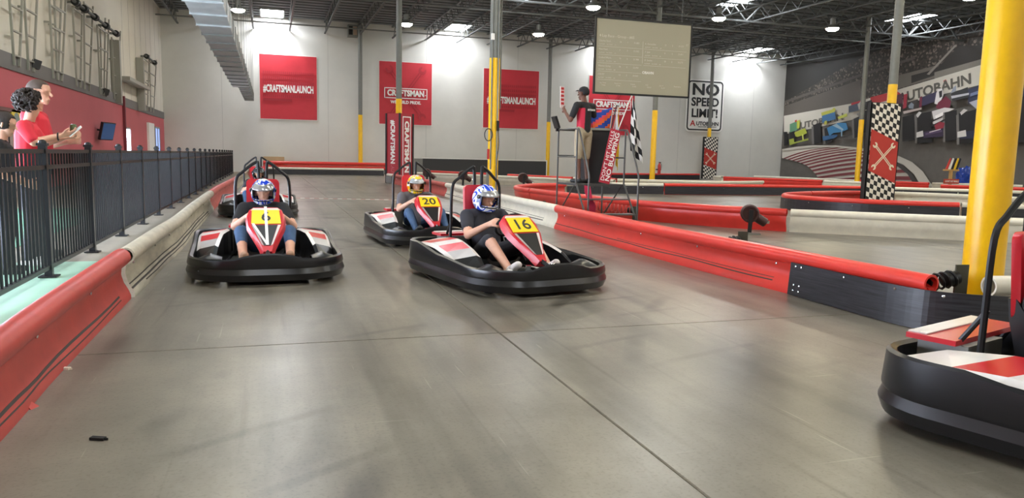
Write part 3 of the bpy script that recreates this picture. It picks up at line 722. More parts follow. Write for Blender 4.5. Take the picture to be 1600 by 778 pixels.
mural([('33384f', [(1512, 140), (1545, 128), (1640, 100), (1640, 150), (1545, 152), (1513, 163)]), ('2f3032', [(1486, 146), (1512, 136), (1514, 152), (1488, 158)]), ('8f95a0', [(1485, 146), (1490, 136), (1494, 133), (1494, 142)]),
       ('b5b6ba', [(1486, 150), (1514, 145), (1514, 148), (1487, 154)]), (K, [(1497, 178), (1528, 170), (1530, 222), (1498, 225)]), ('c9c5bf', [(1500, 176), (1506, 170), (1512, 172), (1502, 180)]), ('74706c', [(1494, 180), (1498, 178), (1499, 226), (1495, 226)]),
       ('2d3046', [(1500, 206), (1640, 190), (1640, 214), (1500, 217)]), ('d2cec8', [(1496, 206), (1509, 203), (1510, 213), (1496, 215)]), ('a9abb5', [(1514, 160), (1532, 154), (1545, 160), (1640, 150), (1640, 165), (1532, 176)]), (K, [(1548, 165), (1600, 150), (1602, 222), (1549, 226)]), ('6f7894', [(1516, 146), (1545, 136), (1600, 122), (1600, 126), (1545, 141), (1516, 151)]), ('23252f', [(1528, 182), (1545, 172), (1545, 206), (1529, 210)]), ('d2cec8', [(1524, 196), (1536, 188), (1538, 194), (1526, 202)])], 'navy_car_print')

# ================================================================== barriers
def offset_path(P, d):
    out = []
    for i, p in enumerate(P):
        t = P[min(i+1, len(P)-1)]-P[max(i-1, 0)]; t.z = 0; t.normalize(); out.append(p+V((-t.y, t.x, 0))*d)
    return out
PROF = [(.030, .31), (.000, .26), (-.006, .20), (.012, .13), (.045, .07), (.060, .03), (.060, 0), (.02, 0), (.015, .06), (-.02, .13), (-.040, .20), (-.038, .26), (-.030, .31)]
def barrier(path, m, label, side=1, group=None, strip=None, strip_h=(.015, .30), smooth_n=6, tube_r=.07, h=.41, bolts=True, cat='barrier', scuff=()):
    """plastic track barrier along a ground path; side=+1 puts the driving face on the left of the path"""
    P = catmull([V((x, y, 0)) for x, y in path], smooth_n) if len(path) > 2 else [V((path[0][0]+(path[1][0]-path[0][0])*k/6, path[0][1]+(path[1][1]-path[0][1])*k/6, 0)) for k in range(7)]
    og = P[len(P)//2].copy(); t = thing('track_barrier', label, cat, og, 0, group)
    k = h/.41
    rings = []
    for i, p in enumerate(P):
        d = P[min(i+1, len(P)-1)]-P[max(i-1, 0)]; d.normalize(); nrm = V((-d.y, d.x, 0))*side
        rings.append([p+nrm*u+V((0, 0, z*k)) for u, z in PROF])
    MB().loft(rings).build('face_panel', m, t, True, origin=og)
    MB().tube([p+V((0, 0, h-tube_r)) for p in P], tube_r, 14, inner=tube_r*.78).build('top_tube', m, t, True, origin=og)
    if strip:
        rr = []
        for i, p in enumerate(P):
            d = P[min(i+1, len(P)-1)]-P[max(i-1, 0)]; d.normalize(); nrm = V((-d.y, d.x, 0))*side
            rr.append([p+nrm*u+V((0, 0, z)) for u, z in ((.082, strip_h[0]), (.082, strip_h[1]), (.070, strip_h[1]), (.070, strip_h[0]))])
        MB().loft(rr).build('rub_strip', strip, t, origin=og)
    for zs, hh, f0, f1 in scuff:
        rr = []; n_ = len(P); dd = 0
        for i in range(int(f0*(n_-1)), int(f1*(n_-1))+1):
            d = P[min(i+1, n_-1)]-P[max(i-1, 0)]; d.normalize(); nrm = V((-d.y, d.x, 0))*side; z = zs+.012*noise.noise(V((i*.35, zs*90, 0)))
            def off(zz):
                for (u0, z0), (u1, z1) in zip(PROF[1:6], PROF[2:7]):
                    if z1 <= zz/k <= z0: return u0+(u1-u0)*(z0-zz/k)/(z0-z1)
                return .06
            rr.append([P[i]+nrm*(off(z)+.003)+V((0, 0, z)), P[i]+nrm*(off(z+hh)+.003)+V((0, 0, z+hh)), P[i]+nrm*(off(z+hh)-.004)+V((0, 0, z+hh)), P[i]+nrm*(off(z)-.004)+V((0, 0, z))])
        MB().loft(rr).build('scuff_crease_line', mat('scuff_crease_dark', '#3c3733', .7), t, origin=og)  # tyre scuffs, and painted crease shade on the off-white fence section
    if bolts:
        for i in range(1, len(P)-1, max(1, len(P)//6)):
            p = P[i]; d = (P[i+1]-P[i-1]).normalized(); nrm = V((-d.y, d.x, 0))*side
            q = p+nrm*(.083 if strip else .0)+V((0, 0, .25*k)); MB().lathe([(.014, 0), (.014, .008), (.006, .012)], q, nrm, 8).build('bolt', chrome, t, origin=og)
    return t
# along the fence
barrier([(-1.14, -.6), (-1.14, 1.5), (-1.13, 3.4), (-1.15, 4.5), (-1.15, 6.62)], red_left, 'worn red barrier section beside the mint painted walkway strip', -1, scuff=((.075, .012, .25, .99), (.05, .006, .5, .99)))
barrier([(-1.13, 6.68), (-1.12, 8.5), (-1.10, 10), (-1.14, 12.5), (-1.17, 16.4)], white_left, 'scuffed off-white barrier section beside kart number 6', -1, scuff=((.075, .014, .01, .95), (.11, .008, .01, .9), (.045, .008, .1, .95)))  # dark strips here paint the shade of the barrier's horizontal creases
barrier([(-1.17, 16.46), (-1.18, 19), (-1.12, 22), (-1.08, 25.6)], red_left, 'worn red barrier section beside the fence behind kart number 6', -1)
barrier([(-1.08, 25.66), (-1.05, 29), (-1.02, 33), (-1.02, 37.5)], white_left, 'scuffed white barrier section near the far end of the fence', -1)
barrier([(-1.02, 37.6), (-1.02, 40), (-.95, 42), (-.6, 43.2)], red_left, 'short red barrier section curving toward the back wall barrier', -1)
# divider
barrier([(4.70, 12.02), (4.62, 9.8), (4.58, 7.7), (4.62, 5.7), (4.64, 4.25)], red_p, 'long bright red barrier with black scuff lines ending in an open tube', -1, scuff=((.085, .010, .02, .72), (.115, .005, .3, .72)))
barrier([(5.02, 22.0), (4.93, 19), (4.82, 16), (4.72, 12.08)], white_p, 'white barrier section between two red ones beside kart number 20', -1, scuff=((.08, .014, .02, .98), (.12, .007, .2, .98)))
barrier([(4.94, 31.6), (5.02, 28), (5.04, 25), (5.02, 22.06)], red_left, 'faded red barrier section leading to the lettered pillar', -1)
barrier([(5.9, 33.6), (5.5, 33.9), (5.05, 33.7), (4.86, 32.9), (4.93, 31.66)], white_p, 'rounded white nose barrier with grey skirt around the lettered pillar', -1, strip=mat('grey_skirt', '#7d7d7d', .6, var=.2))
# black rub strip sweeping round the end of the divider
def rub(path, label, h=.30):
    P = catmull([V((x, y, 0)) for x, y in path], 8); og = P[0].copy(); t = thing('rubber_guard', label, 'guard strip', og)
    rr = []
    for i, p in enumerate(P):
        d = P[min(i+1, len(P)-1)]-P[max(i-1, 0)]; d.normalize(); n_ = V((d.y, -d.x, 0))
        rr.append([p+n_*u+V((0, 0, z)) for u, z in ((0, .005), (-.02, h), (-.034, h), (-.014, .005))])
    MB().loft(rr).build('sheet', black_strip, t, origin=og)
    for k in (1, 2, 9, 16, 24, 32):
        if k < len(P)-1:
            d = (P[k+1]-P[k-1]).normalized(); n_ = V((d.y, -d.x, 0))
            for z in ((h-.03,) if k > 2 else (h-.03, .05, .10)): MB().lathe([(.011, 0), (.011, .006), (.004, .009)], P[k]-n_*(.02*z/h-.001)+V((0, 0, z)), n_, 8).build('bolt', chrome, t, origin=og)
    return t
rub([(4.535, 5.72), (4.52, 5.1), (4.51, 4.47), (4.62, 4.12), (5.05, 3.84), (5.8, 3.72), (6.6, 3.9)], 'scuffed black rubber sheet bolted to the red barrier and sweeping round')
t = thing('barrier_tube', 'loose white open-ended tube lying in front of the yellow column', 'tube', (4.98, 4.03, 0))
og = t.location.copy()
MB().tube([(4.98, 4.07, .345), (5.6, 3.99, .345), (6.3, 4.05, .345), (7.2, 4.3, .345)], .075, 18, inner=.06).build('tube', white_p, t, True, origin=og)
for x in (5.7, 6.6): MB().box(x-.03, 4.03, 0, x+.03, 4.12, .28).build('support', white_p, t, origin=og)
# second barrier and its loop
barrier([(6.55, 18.7), (6.75, 16.2), (7.05, 13.7), (7.75, 12.3), (8.68, 11.1)], red_p, 'red barrier curving past the flag stand steps', 1)
barrier([(8.73, 11.06), (10.1, 9.98), (11.65, 8.95), (13.6, 7.8)], white_p, 'long clean white barrier adjoining the red one by the roller bumper', 1)
barrier([(9.3, 23.2), (8.0, 22.5), (6.9, 21), (6.52, 19.6), (6.55, 18.76)], red_p, 'red hairpin barrier end beyond the flag stand', 1)
barrier([(13.4, 24.0), (12.2, 24.1), (10.8, 24.0), (9.35, 23.25)], white_p, 'white-topped black-faced barrier behind the flag stand', 1, strip=black_strip)
barrier([(22.0, 23.3), (20, 23.7), (17.5, 23.9), (15.5, 23.95), (13.45, 24.0)], red_p, 'long red-topped barrier with black face crossing behind the middle floor', 1, strip=black_strip)
barrier([(26.5, 20.2), (24.7, 21.4), (23.2, 22.6), (22.05, 23.28)], white_p, 'white-topped black-faced barrier behind the large wrench pillar', 1, strip=black_strip)
# island round the wrench pillar
barrier([(15.2, 18.45), (13.9, 17.7), (13.1, 16.9), (12.85, 16.1), (12.95, 15.3), (13.35, 14.4), (14.1, 13.75), (15.0, 13.2)], red_p, 'red-topped island barrier with black face rounding its nose', -1, strip=black_strip)
barrier([(15.05, 13.18), (16.5, 12.4), (18.2, 11.4)], white_p, 'white-topped continuation of the black-faced island barrier', -1, strip=black_strip)
barrier([(18.5, 18.7), (17.6, 19.1), (16.5, 18.95), (15.25, 18.48)], red_p, 'red inner barrier of the island behind the wrench pillar', 1)
barrier([(20.6, 13.2), (20.2, 15.6), (19.6, 17.6), (18.55, 18.68)], white_p, 'white inner barrier of the island beyond the wrench pillar', 1)
# behind the lettered pillar
barrier([(11.6, 27.6), (11.0, 29.6), (9.2, 32.6), (7.3, 35.3), (6.5, 36.6)], white_p, 'white barrier with three roller bumpers behind the divider', -1)
barrier([(10.6, 36.3), (9.4, 38.6), (8.2, 41.2)], red_p, 'red barrier below the low black partition beside the cabled column', -1)
barrier([(12.85, 31.2), (12.0, 33.2), (11.1, 35.2)], red_p, 'short red barrier meeting a white one below the low black partition', -1)
barrier([(13.4, 28.0), (13.3, 29.6), (12.9, 31.1)], white_p, 'short white barrier joining a short red one behind the flag stand', -1)
# far lines toward the mural
barrier([(27.6, 44.6), (22, 42.6), (17.4, 40.6)], red_p, 'far red-topped black barrier along the foot of the back wall', 1, strip=black_strip)
barrier([(21.5, 29.3), (19.5, 28.2), (17.6, 27.9), (14.2, 29.4)], white_p, 'thin white far barrier leading to the distant wrench pillar', 1)
barrier([(14.2, 29.5), (14.6, 31.5), (15.3, 34.2)], red_p, 'far red barrier end behind the flag marshal podium', 1)
barrier([(24.4, 37.0), (24.9, 38.6), (26.2, 39.6)], white_p, 'white barrier end under the distant wrench pillar', -1)
barrier([(26.9, 31.8), (26.3, 33.4), (24.45, 36.9)], red_p, 'far red barrier leading from the distant wrench pillar', -1)
barrier([(28.3, 28.6), (27.6, 30.2), (26.95, 31.7)], white_p, 'far white barrier before the pole behind the large wrench pillar', -1)
barrier([(30.6, 33.6), (30.4, 36.2), (29.4, 41)], white_p, 'far white-topped black barrier near the mural kerb', -1, strip=black_strip)
barrier([(32.2, 30.2), (31.6, 31.9), (30.7, 33.5)], red_p, 'far red barrier between two white ones near the mural kerb', -1)
barrier([(35.6, 27.8), (34.4, 29.2), (32.3, 30.1)], white_p, 'far white barrier below the racing mural', -1)
barrier([(31.6, 22.9), (30.2, 24.8), (29.4, 26.9)], red_p, 'red barrier tube before the flag rack and blue bag', -1)
# back straight end
barrier([(6.2, 43.5), (4, 43.4), (1.5, 43.3), (-.5, 43.25)], white_p, 'white-topped black-faced barrier closing the straight at the back wall', 1, strip=black_strip)
tg = thing('guard_rail', 'double red guard rail on posts along the foot of the back wall', 'rail', (3.2, 46.9, 0))
for z in (.38, .60): MB().tube([(-3.6, 0, z), (0, 0, z), (4.2, 0, z)], .105, 12).build('rail', red_p, tg, True)
for x in (-3.2, -1, 1.2, 3.6): MB().box(x-.05, .08, 0, x+.05, .16, .7).build('post', steel_dark, tg)
# partition
A, B = on_y(660, 246.5, 46.4), on_y(853, 251.5, 46.4)
tp = thing('low_partition', 'low black partition wall with white edging along the back wall', 'partition', ((A.x+B.x)/2, 46.4, 0)); W = B.x-A.x
MB().box(-W/2, -.06, .02, W*.06, .06, 1.03).build('panel', mat('charcoal_panel', '#3b3b3c', .7), tp); MB().box(W*.06+.03, -.06, .02, W/2, .06, 1.0).build('panel', MATS['charcoal_panel'], tp)
MB().box(-W/2-.05, -.08, 1.03, W/2+.05, .08, 1.08).build('top_edge', white_paint, tp); MB().box(W/2, -.08, 0, W/2+.06, .08, 1.03).build('end_edge', white_paint, tp)
MB().box(-W/2-.5, -.1, 0, -W/2, .1, 1.02).build('end_panel', steel_grey, tp)
bx = MB().box(-.6, -.3, 0, .6, .3, .95); o = bx.build('plywood_crate', mat('plywood', '#c9b48c', .7, var=.1, scale=3)); tag(o, 'pale plywood crate behind the double red guard rail', 'crate')
q = on_y(428, 255, 47.5); o.location = (q.x, 47.5, 0)

# start line
t = thing('start_line', 'dashed red and white start line across the concrete track', 'floor line', (0.9, 20.6, 0)); pa, pb = gz(462, 309.5), gz(622, 312.5)
d = (pb-pa); n = 22
for k in range(n):
    a = pa+d*(k/n)-t.location; b = pa+d*((k+.94)/n)-t.location
    MB().box(a.x, a.y-.06, .001, b.x, a.y+.06, .004).build('dash', white_paint if k % 2 else mat('dash_red', '#c98d84', .6), t)

# ------------------------------------------------------------------ spring and roller bumpers
def spring(a, b, label, r=.06, turns=8, plate=True, coil=None, group=None):
    a, b = V(a), V(b); og = V((b.x, b.y, 0)); t = thing('spring_bumper', label, 'spring bumper', og, 0, group); d = b-a; L = d.length; u, v = frame_of(d)
    pts = [a+d*(k/(turns*10))+(u*math.cos(k*PI/5)+v*math.sin(k*PI/5))*r for k in range(turns*10+1)]
    MB().tube(pts, .010, 6).build('coil', coil or black_metal, t, True, origin=og)
    dn = d.normalized()
    MB().lathe([(.04, -.10), (.055, -.09), (.055, .02), (.04, .03)], b, dn, 12).build('damper', black_metal, t, True, origin=og)
    MB().lathe([(.045, -.01), (.045, .01)], a, dn, 12).build('end_disc', black_metal, t, True, origin=og)
    if plate:
        c = b+dn*.06; w_ = V((-dn.y, dn.x, 0)).normalized()
        MB().bar(V((c.x, c.y, 0)), V((c.x, c.y, c.z+.09)), .012, .11, ref=dn).build('post_plate', mat('olive_steel', '#4b4a40', .5, .4), t, origin=og)
        MB().box(c.x-.1, c.y-.08, 0, c.x+.1, c.y+.08, .012).build('base_plate', steel_dark, t, origin=og)
    return t
spring((4.70, 4.33, .33), (4.91, 4.30, .37), 'black coil spring bumper at the open end of the red tube', turns=4)
spring((4.75, 7.25, .27), (4.98, 7.18, .33), 'black coil spring bumper peeking over the long red barrier', turns=6)
spring((4.95, 15.5, .30), (5.12, 13.9, .28), 'long pale coil spring bumper with brown damper near the column', r=.07, turns=16, coil=steel_grey)
spring((6.05, 13.75, .30), (6.75, 13.25, .22), 'red and black coil spring bumper lying below the flag stand', r=.085, turns=11, coil=mat('spring_red', '#a8403c', .5))
def roller(p, lab, ang, s=1.):
    t = thing('roller_bumper', lab, 'roller bumper', p, ang, 'roller bumpers behind barriers' if False else None)
    t.scale = (s, s, s); z = .25; br = mat('brown_steel', '#4a3230', .4, .4)
    MB().lathe([(.03, -.12), (.10, -.12), (.115, -.10), (.115, .04), (.10, .06), (.085, .06), (.085, .03), (.02, .03)], (0, 0, z), (0, -1, 0), 20).build('roller', br, t, True)
    MB().bar((0, -.09, 0), (.01, -.09, z+.05), .05, .02, ref=V((0,1,0))).build('bracket', black_metal, t)
    MB().box(-.13, -.2, 0, .13, .05, .014).build('base_plate', steel_grey, t)
    MB().tube([(0, .06, z), (.2, .12, z-.12)], .06, 10).build('arm', br, t, True); MB().lathe([(.02, 0), (.02, .05)], (.2, .1, z-.11), (1, 0, 0), 8).build('pin', chrome, t, True)
p = gz(1170, 364); roller((p.x, p.y, 0), 'brown round roller bumper standing before the red barrier joint', -.55, 1.35)
for (x, y), lab in (((667, 285), 'brown roller bumper leaning on white barrier, next to the lettered pillar'), ((723, 290), 'brown roller bumper on white barrier between its two neighbours'), ((817, 295), 'brown roller bumper on white barrier between cabled column and flag stand')):
    p = gz(x, y); roller((p.x, p.y, 0), lab, -.2, 1.7)

# flag rack, blue bag near the mural
p = gz(1483, 299)
t = thing('flag_rack', 'small wooden rack of signal flags with red sign before the mural', 'flag rack', (p.x, p.y, 0)); wood = mat('pale_wood', '#c39a5e', .6, var=.1)
MB().box(-.06, -.06, 0, .06, .06, 1.05).build('post', wood, t); MB().box(-.42, -.1, 1.02, .42, .1, 1.10).build('shelf', wood, t); MB().box(-.5, -.12, .38, .45, -.06, .62).build('sign_board', mat('sign_red2', '#b4452f', .6), t)
text("DON'T HIT WALLS", .12, face_mat(V((-.02, -.125, .5)), (1,0,0), (0,0,1)), white_paint, t, width=.85)
for k, (x, c) in enumerate(((-.3, '#c23b34'), (-.12, '#e6e1d6'), (.05, '#1e1e20'), (.2, '#e8c020'), (.34, '#26262a'))):
    MB().prism([(x-.1, 1.1), (x+.06, 1.1), (x+.22, 1.62), (x+.16, 1.66)], .03, face_mat(V((0, 0, 0)), (1,0,0), (0,0,1))).build('flag', mat('flag%d' % k, c, .7), t)
p = gz(1508, 297); m = MB()
bm = bmesh.new(); bmesh.ops.create_icosphere(bm, subdivisions=4, radius=1)
for v in bm.verts:
    n_ = noise.noise(v.co*2.3)*.25+noise.noise(v.co*5)*.18; v.co = V((v.co.x*.52, v.co.y*.45, v.co.z*.62+.55))*(1+n_); v.co.z = max(v.co.z, 0)
me = bpy.data.meshes.new('bin_bag'); bm.to_mesh(me); bm.free(); me.materials.append(mat('blue_plastic', '#1f3f97', .25))
o = link('bin_bag', me); o.location = (p.x, p.y, 0); tag(o, 'crumpled shiny blue plastic bag beside the flag rack', 'bag')
# fire extinguisher on the far column
cx, cy = 17.7, 32.8
t = thing('fire_extinguisher', 'small red fire extinguisher beside the column behind the screen', 'extinguisher', (cx+.30, cy-.12, .55))
MB().lathe([(.02, 0), (.075, .01), (.08, .05), (.08, .42), (.04, .5), (.03, .55)], (0,0,0), n=14).build('cylinder', mat('ext_red', '#a82420', .3), t, True)
MB().box(-.03, -.02, .55, .08, .02, .60).build('handle', black_metal, t); MB().tube(catmull([(.04, 0, .56), (.12, 0, .45), (.1, 0, .2)], 4), .012, 6).build('hose', rubber, t, True)
MB().box(-.16, -.02, .2, -.07, .06, .26).build('bracket', black_metal, t)
# ================================================================== iron fence
fe = thing('iron_fence', 'black metal picket fence between the walkway and the track', 'fence', (-1.97, 7.85, 0))
FX, FP = -1.97, 1.805
fo = fe.location.copy()
post = MB().box(-.032, -.032, 0, .032, .032, 1.21); post.box(-.042, -.042, 1.21, .042, .042, 1.235); post.box(-.075, -.075, .005, .075, .075, .017)
post.lathe([(.036, 1.235), (.03, 1.255), (.012, 1.265)], (0,0,0), n=8); rail = MB().box(-.019, .032, -.019, .019, FP-.032, .019); pick = MB().box(-.0095, -.0095, .08, .0095, .0095, 1.17)
pm = rm = km = None; extra = MB(); cnt = 0; NP = 16
bays = list(range(-2, 20))
for k in bays+[20]:
    y = FP*k
    o = post.build('post', black_metal, fe) if pm is None else link('post', pm, fe); pm = pm or o.data; o.location = (0, y, .005)
for k in bays:
    y = FP*k
    for z in (1.165, 1.02, .10):
        o = rail.build('rail', black_metal, fe) if rm is None else link('rail', rm, fe); rm = rm or o.data; o.location = (0, y, z)
    for i in range(NP):
        yy = y+.032+(FP-.064)*(i+.5)/NP
        if cnt < 300:
            o = pick.build('picket', black_metal, fe) if km is None else link('picket', km, fe); km = km or o.data; o.location = (0, yy, 0); cnt += 1
        else: extra.box(-.0095, yy-.0095, .08, .0095, yy+.0095, 1.17)
tag(extra.build('picket_row', black_metal, fe), kind='stuff')

# ================================================================== people
import numpy as np
def body(name, bones, mats, parent, voxel=.009, smooth=3):
    """one continuous figure: tapered limbs fused into a single surface, coloured by the limb each face belongs to"""
    m = MB(); n = 14
    for p0, p1, r0, r1, mi, side, k in bones:
        p0, p1 = V(p0), V(p1); d = p1-p0
        if d.length < 1e-5: d = V((0,0,1e-4))
        t = d.normalized()
        if side is not None:
            a = V(side); a = (a-t*a.dot(t)).normalized(); b = t.cross(a)
        else: a, b = frame_of(t)
        rings = []
        for c, r, th in [(p0, r0, x) for x in (-80, -55, -25)]+[(p0, r0, 0), (p1, r1, 0)]+[(p1, r1, x) for x in (25, 55, 80)]:
            q = math.radians(th); cc = c+t*(r*math.sin(q)); rr = r*math.cos(q)
            rings.append([cc+(a*math.cos(j*2*PI/n)*k+b*math.sin(j*2*PI/n))*rr for j in range(n)])
        m.loft(rings)
    o = m.build(name, mats[0]); me0 = o.data
    md = o.modifiers.new('r', 'REMESH'); md.mode = 'VOXEL'; md.voxel_size = voxel
    ms = o.modifiers.new('s', 'SMOOTH'); ms.factor = .5; ms.iterations = smooth
    me = bpy.data.meshes.new_from_object(o.evaluated_get(bpy.context.evaluated_depsgraph_get()))
    o.modifiers.clear(); o.data = me; bpy.data.meshes.remove(me0); me.name = name
    me.materials.clear()
    for x in mats: me.materials.append(x)
    N = len(me.polygons); c = np.zeros(N*3); me.polygons.foreach_get('center', c); c = c.reshape(-1, 3); best = np.full(N, 1e9); idx = np.zeros(N, int)
    for p0, p1, r0, r1, mi, side, k in bones:
        a = np.array(p0, float); d = np.array(p1, float)-a; L = max(d@d, 1e-9); u = np.clip(((c-a)@d)/L, 0, 1)
        ds = np.linalg.norm(c-(a+u[:, None]*d), axis=1)/(1 if k <= 1 else (1+k)/2)-(r0+(r1-r0)*u)
        s = ds < best; best[s] = ds[s]; idx[s] = mi
    me.polygons.foreach_set('material_index', idx.astype(np.int32)); me.polygons.foreach_set('use_smooth', [True]*N); me.update()
    o.parent = parent; return o
def limb(p, q, r0, r1, mi, side=None, k=1.): return (tuple(p), tuple(q), r0, r1, mi, side, k)
def split(p, q, r0, r1, f, ma, mb, grow=.008):
    """limb whose first part (to fraction f) is clothed"""
    p, q = V(p), V(q); c = p+(q-p)*f; rc = r0+(r1-r0)*f
    return [limb(p, c, r0+grow, rc+grow, ma), limb(c, q, rc, r1, mb)]
def head(c, f, mi=0, s=1.):
    c, f = V(c), V(f).normalized(); sd = V((0,0,1)).cross(f).normalized(); u = f.cross(sd); B = []
    P = lambda a, b, d=0: c+(f*a+u*b+sd*d)*s
    B.append(limb(P(-.03, .03), P(.02, .035), .080*s, .078*s, mi)); B.append(limb(P(.02, -.005), P(.045, -.07), .064*s, .042*s, mi))
    B.append(limb(P(.092, .008), P(.112, -.024), .010*s, .015*s, mi)); B.append(limb(P(.085, -.062, -.018), P(.085, -.062, .018), .011*s, .011*s, mi))
    B.append(limb(P(.082, .026, -.04), P(.082, .026, .04), .013*s, .013*s, mi)); B.append(limb(P(.062, -.095), P(.066, -.092), .024*s, .024*s, mi))
    for q in (-1, 1): B.append(limb(P(-.01, .015, q*.08), P(-.012, -.03, q*.078), .016*s, .012*s, mi))
    return B
def eyes(c, f, parent, s=1.):
    c, f = V(c), V(f).normalized(); sd = V((0,0,1)).cross(f).normalized(); u = f.cross(sd)
    for q in (-1, 1):
        m = MB(); m.ball(c+(f*.0665+u*.006+sd*.031*q)*s, .0125*s, 10, 0); m.ball(c+(f*.0755+u*.006+sd*.031*q)*s, .006*s, 8, 1)
        m.build('eye', [mat('eye_white', '#e8e2da', .3), mat('eye_dark', '#241a16', .2)], parent, True)
def hand(w_, d, nrm, thumb, mi=0, curl=.9, s=1.):
    """palm, four unequal fingers with knuckle bends and a thumb leaving the side of the palm"""
    w_, d = V(w_), V(d).normalized(); nrm = V(nrm); nrm = (nrm-d*nrm.dot(d)).normalized(); sd = d.cross(nrm)
    if sd.dot(V(thumb)) < 0: sd = -sd
    B = [limb(w_, w_+d*.075*s, .021*s, .021*s, mi, sd, 1.75)]
    for k, (off, L) in enumerate(((.031, .070), (.0105, .080), (-.0105, .075), (-.031, .058))):
        p = w_+d*.082*s+sd*off*s*1.08; a = 0
        for seg, fr in ((.45, .45), (.32, 1.0), (.25, 1.45)):
            a = curl*fr; q = p+(d*math.cos(a)+nrm*math.sin(a))*L*seg*s*1.1; B.append(limb(p, q, .0098*s, .0088*s, mi)); p = q
    p = w_+d*.02*s+sd*.03*s; q = p+(d*.6+sd*.7+nrm*.3*curl).normalized()*.045*s; B.append(limb(p, q, .0135*s, .0115*s, mi))
    B.append(limb(q, q+(d*.85+nrm*.55*curl).normalized()*.038*s, .0115*s, .0095*s, mi)); return B
skin = mat('skin', '#d3a188', .5, var=.06, scale=20); skin2 = mat('skin_brown', '#6b4535', .5)
hair_dark = mat('hair_dark', '#2b211d', .7, var=.3, scale=30, bump=.5)

# ------------------------------------------------------------------ helmets
def helmet(c, f, shellm, parent, tilt=0., trim=None):
    c, f = V(c), V(f).normalized(); f = Matrix.Rotation(tilt, 3, V((0,0,1)).cross(f)) @ f; sd = V((0,0,1)).cross(f).normalized(); u = f.cross(sd)
    NA, NE = 48, 26; e0, e1 = -62, 90
    def pt(az, el, k=1.):
        A, E_ = math.radians(az), math.radians(el)
        fr = math.cos(A)*math.cos(E_); r = V((math.cos(A)*math.cos(E_)*.152, math.sin(A)*math.cos(E_)*.128, math.sin(E_)*.148))
        chin = max(0, math.cos(A))**2*max(0, math.sin(math.radians(-el*1.6-8)) if el < -5 else 0)*.035
        r.x += chin
        if el < -35: r *= 1-.10*((-35-el)/27)**2*(1-.0*fr)
        r *= k; return c+f*r.x+sd*r.y+u*r.z
    def hole(az, el): return abs((az+180) % 360-180) < 62 and -24 < el < 20
    o = MB(); idx = {}
    vs = []; fs = []
    for i in range(NE+1):
        for j in range(NA): vs.append(pt(j*360/NA, e0+(e1-e0)*i/NE))
    for i in range(NE):
        for j in range(NA):
            if not hole((j+.5)*360/NA, e0+(e1-e0)*(i+.5)/NE): fs.append((i*NA+j, i*NA+(j+1) % NA, (i+1)*NA+(j+1) % NA, (i+1)*NA+j))
    o.add(vs, fs); h = o.build('helmet_shell', shellm, parent, True, auto=70)
    sm_ = h.modifiers.new('s', 'SOLIDIFY'); sm_.thickness = .014; sm_.offset = -1
    vs, fs = [], []
    for i in range(7):
        for j in range(19): vs.append(pt(-66+132*j/18, 17+28*i/6, 1.035))
    fs = [(i*19+j, i*19+j+1, (i+1)*19+j+1, (i+1)*19+j) for i in range(6) for j in range(18)]
    v = MB().add(vs, fs).build('visor', trim or mat('visor_silver', '#b9bcc0', .15, .6), h, True); s2 = v.modifiers.new('s', 'SOLIDIFY'); s2.thickness = .006
    for q in (-1, 1): MB().lathe([(.022, 0), (.022, .012), (.012, .016)], pt(q*72, 14, 1.02), sd*q, 10).build('visor_pivot', black_pl, h, True)
    ring = [pt(az, -24.5, .985) for az in range(-62, 63, 6)]+[pt(az, 20, .985) for az in range(62, -63, -6)]
    MB().tube(ring, .008, 6, closed=True).build('opening_trim', rubber, h, True)
    lin_ = MB(); lin_.loft([[pt(j*15, -60, .93) for j in range(24)], [pt(j*15, -45, .93) for j in range(24)]], cap=False); l2 = lin_.build('padding', rubber, h, True)
    return h

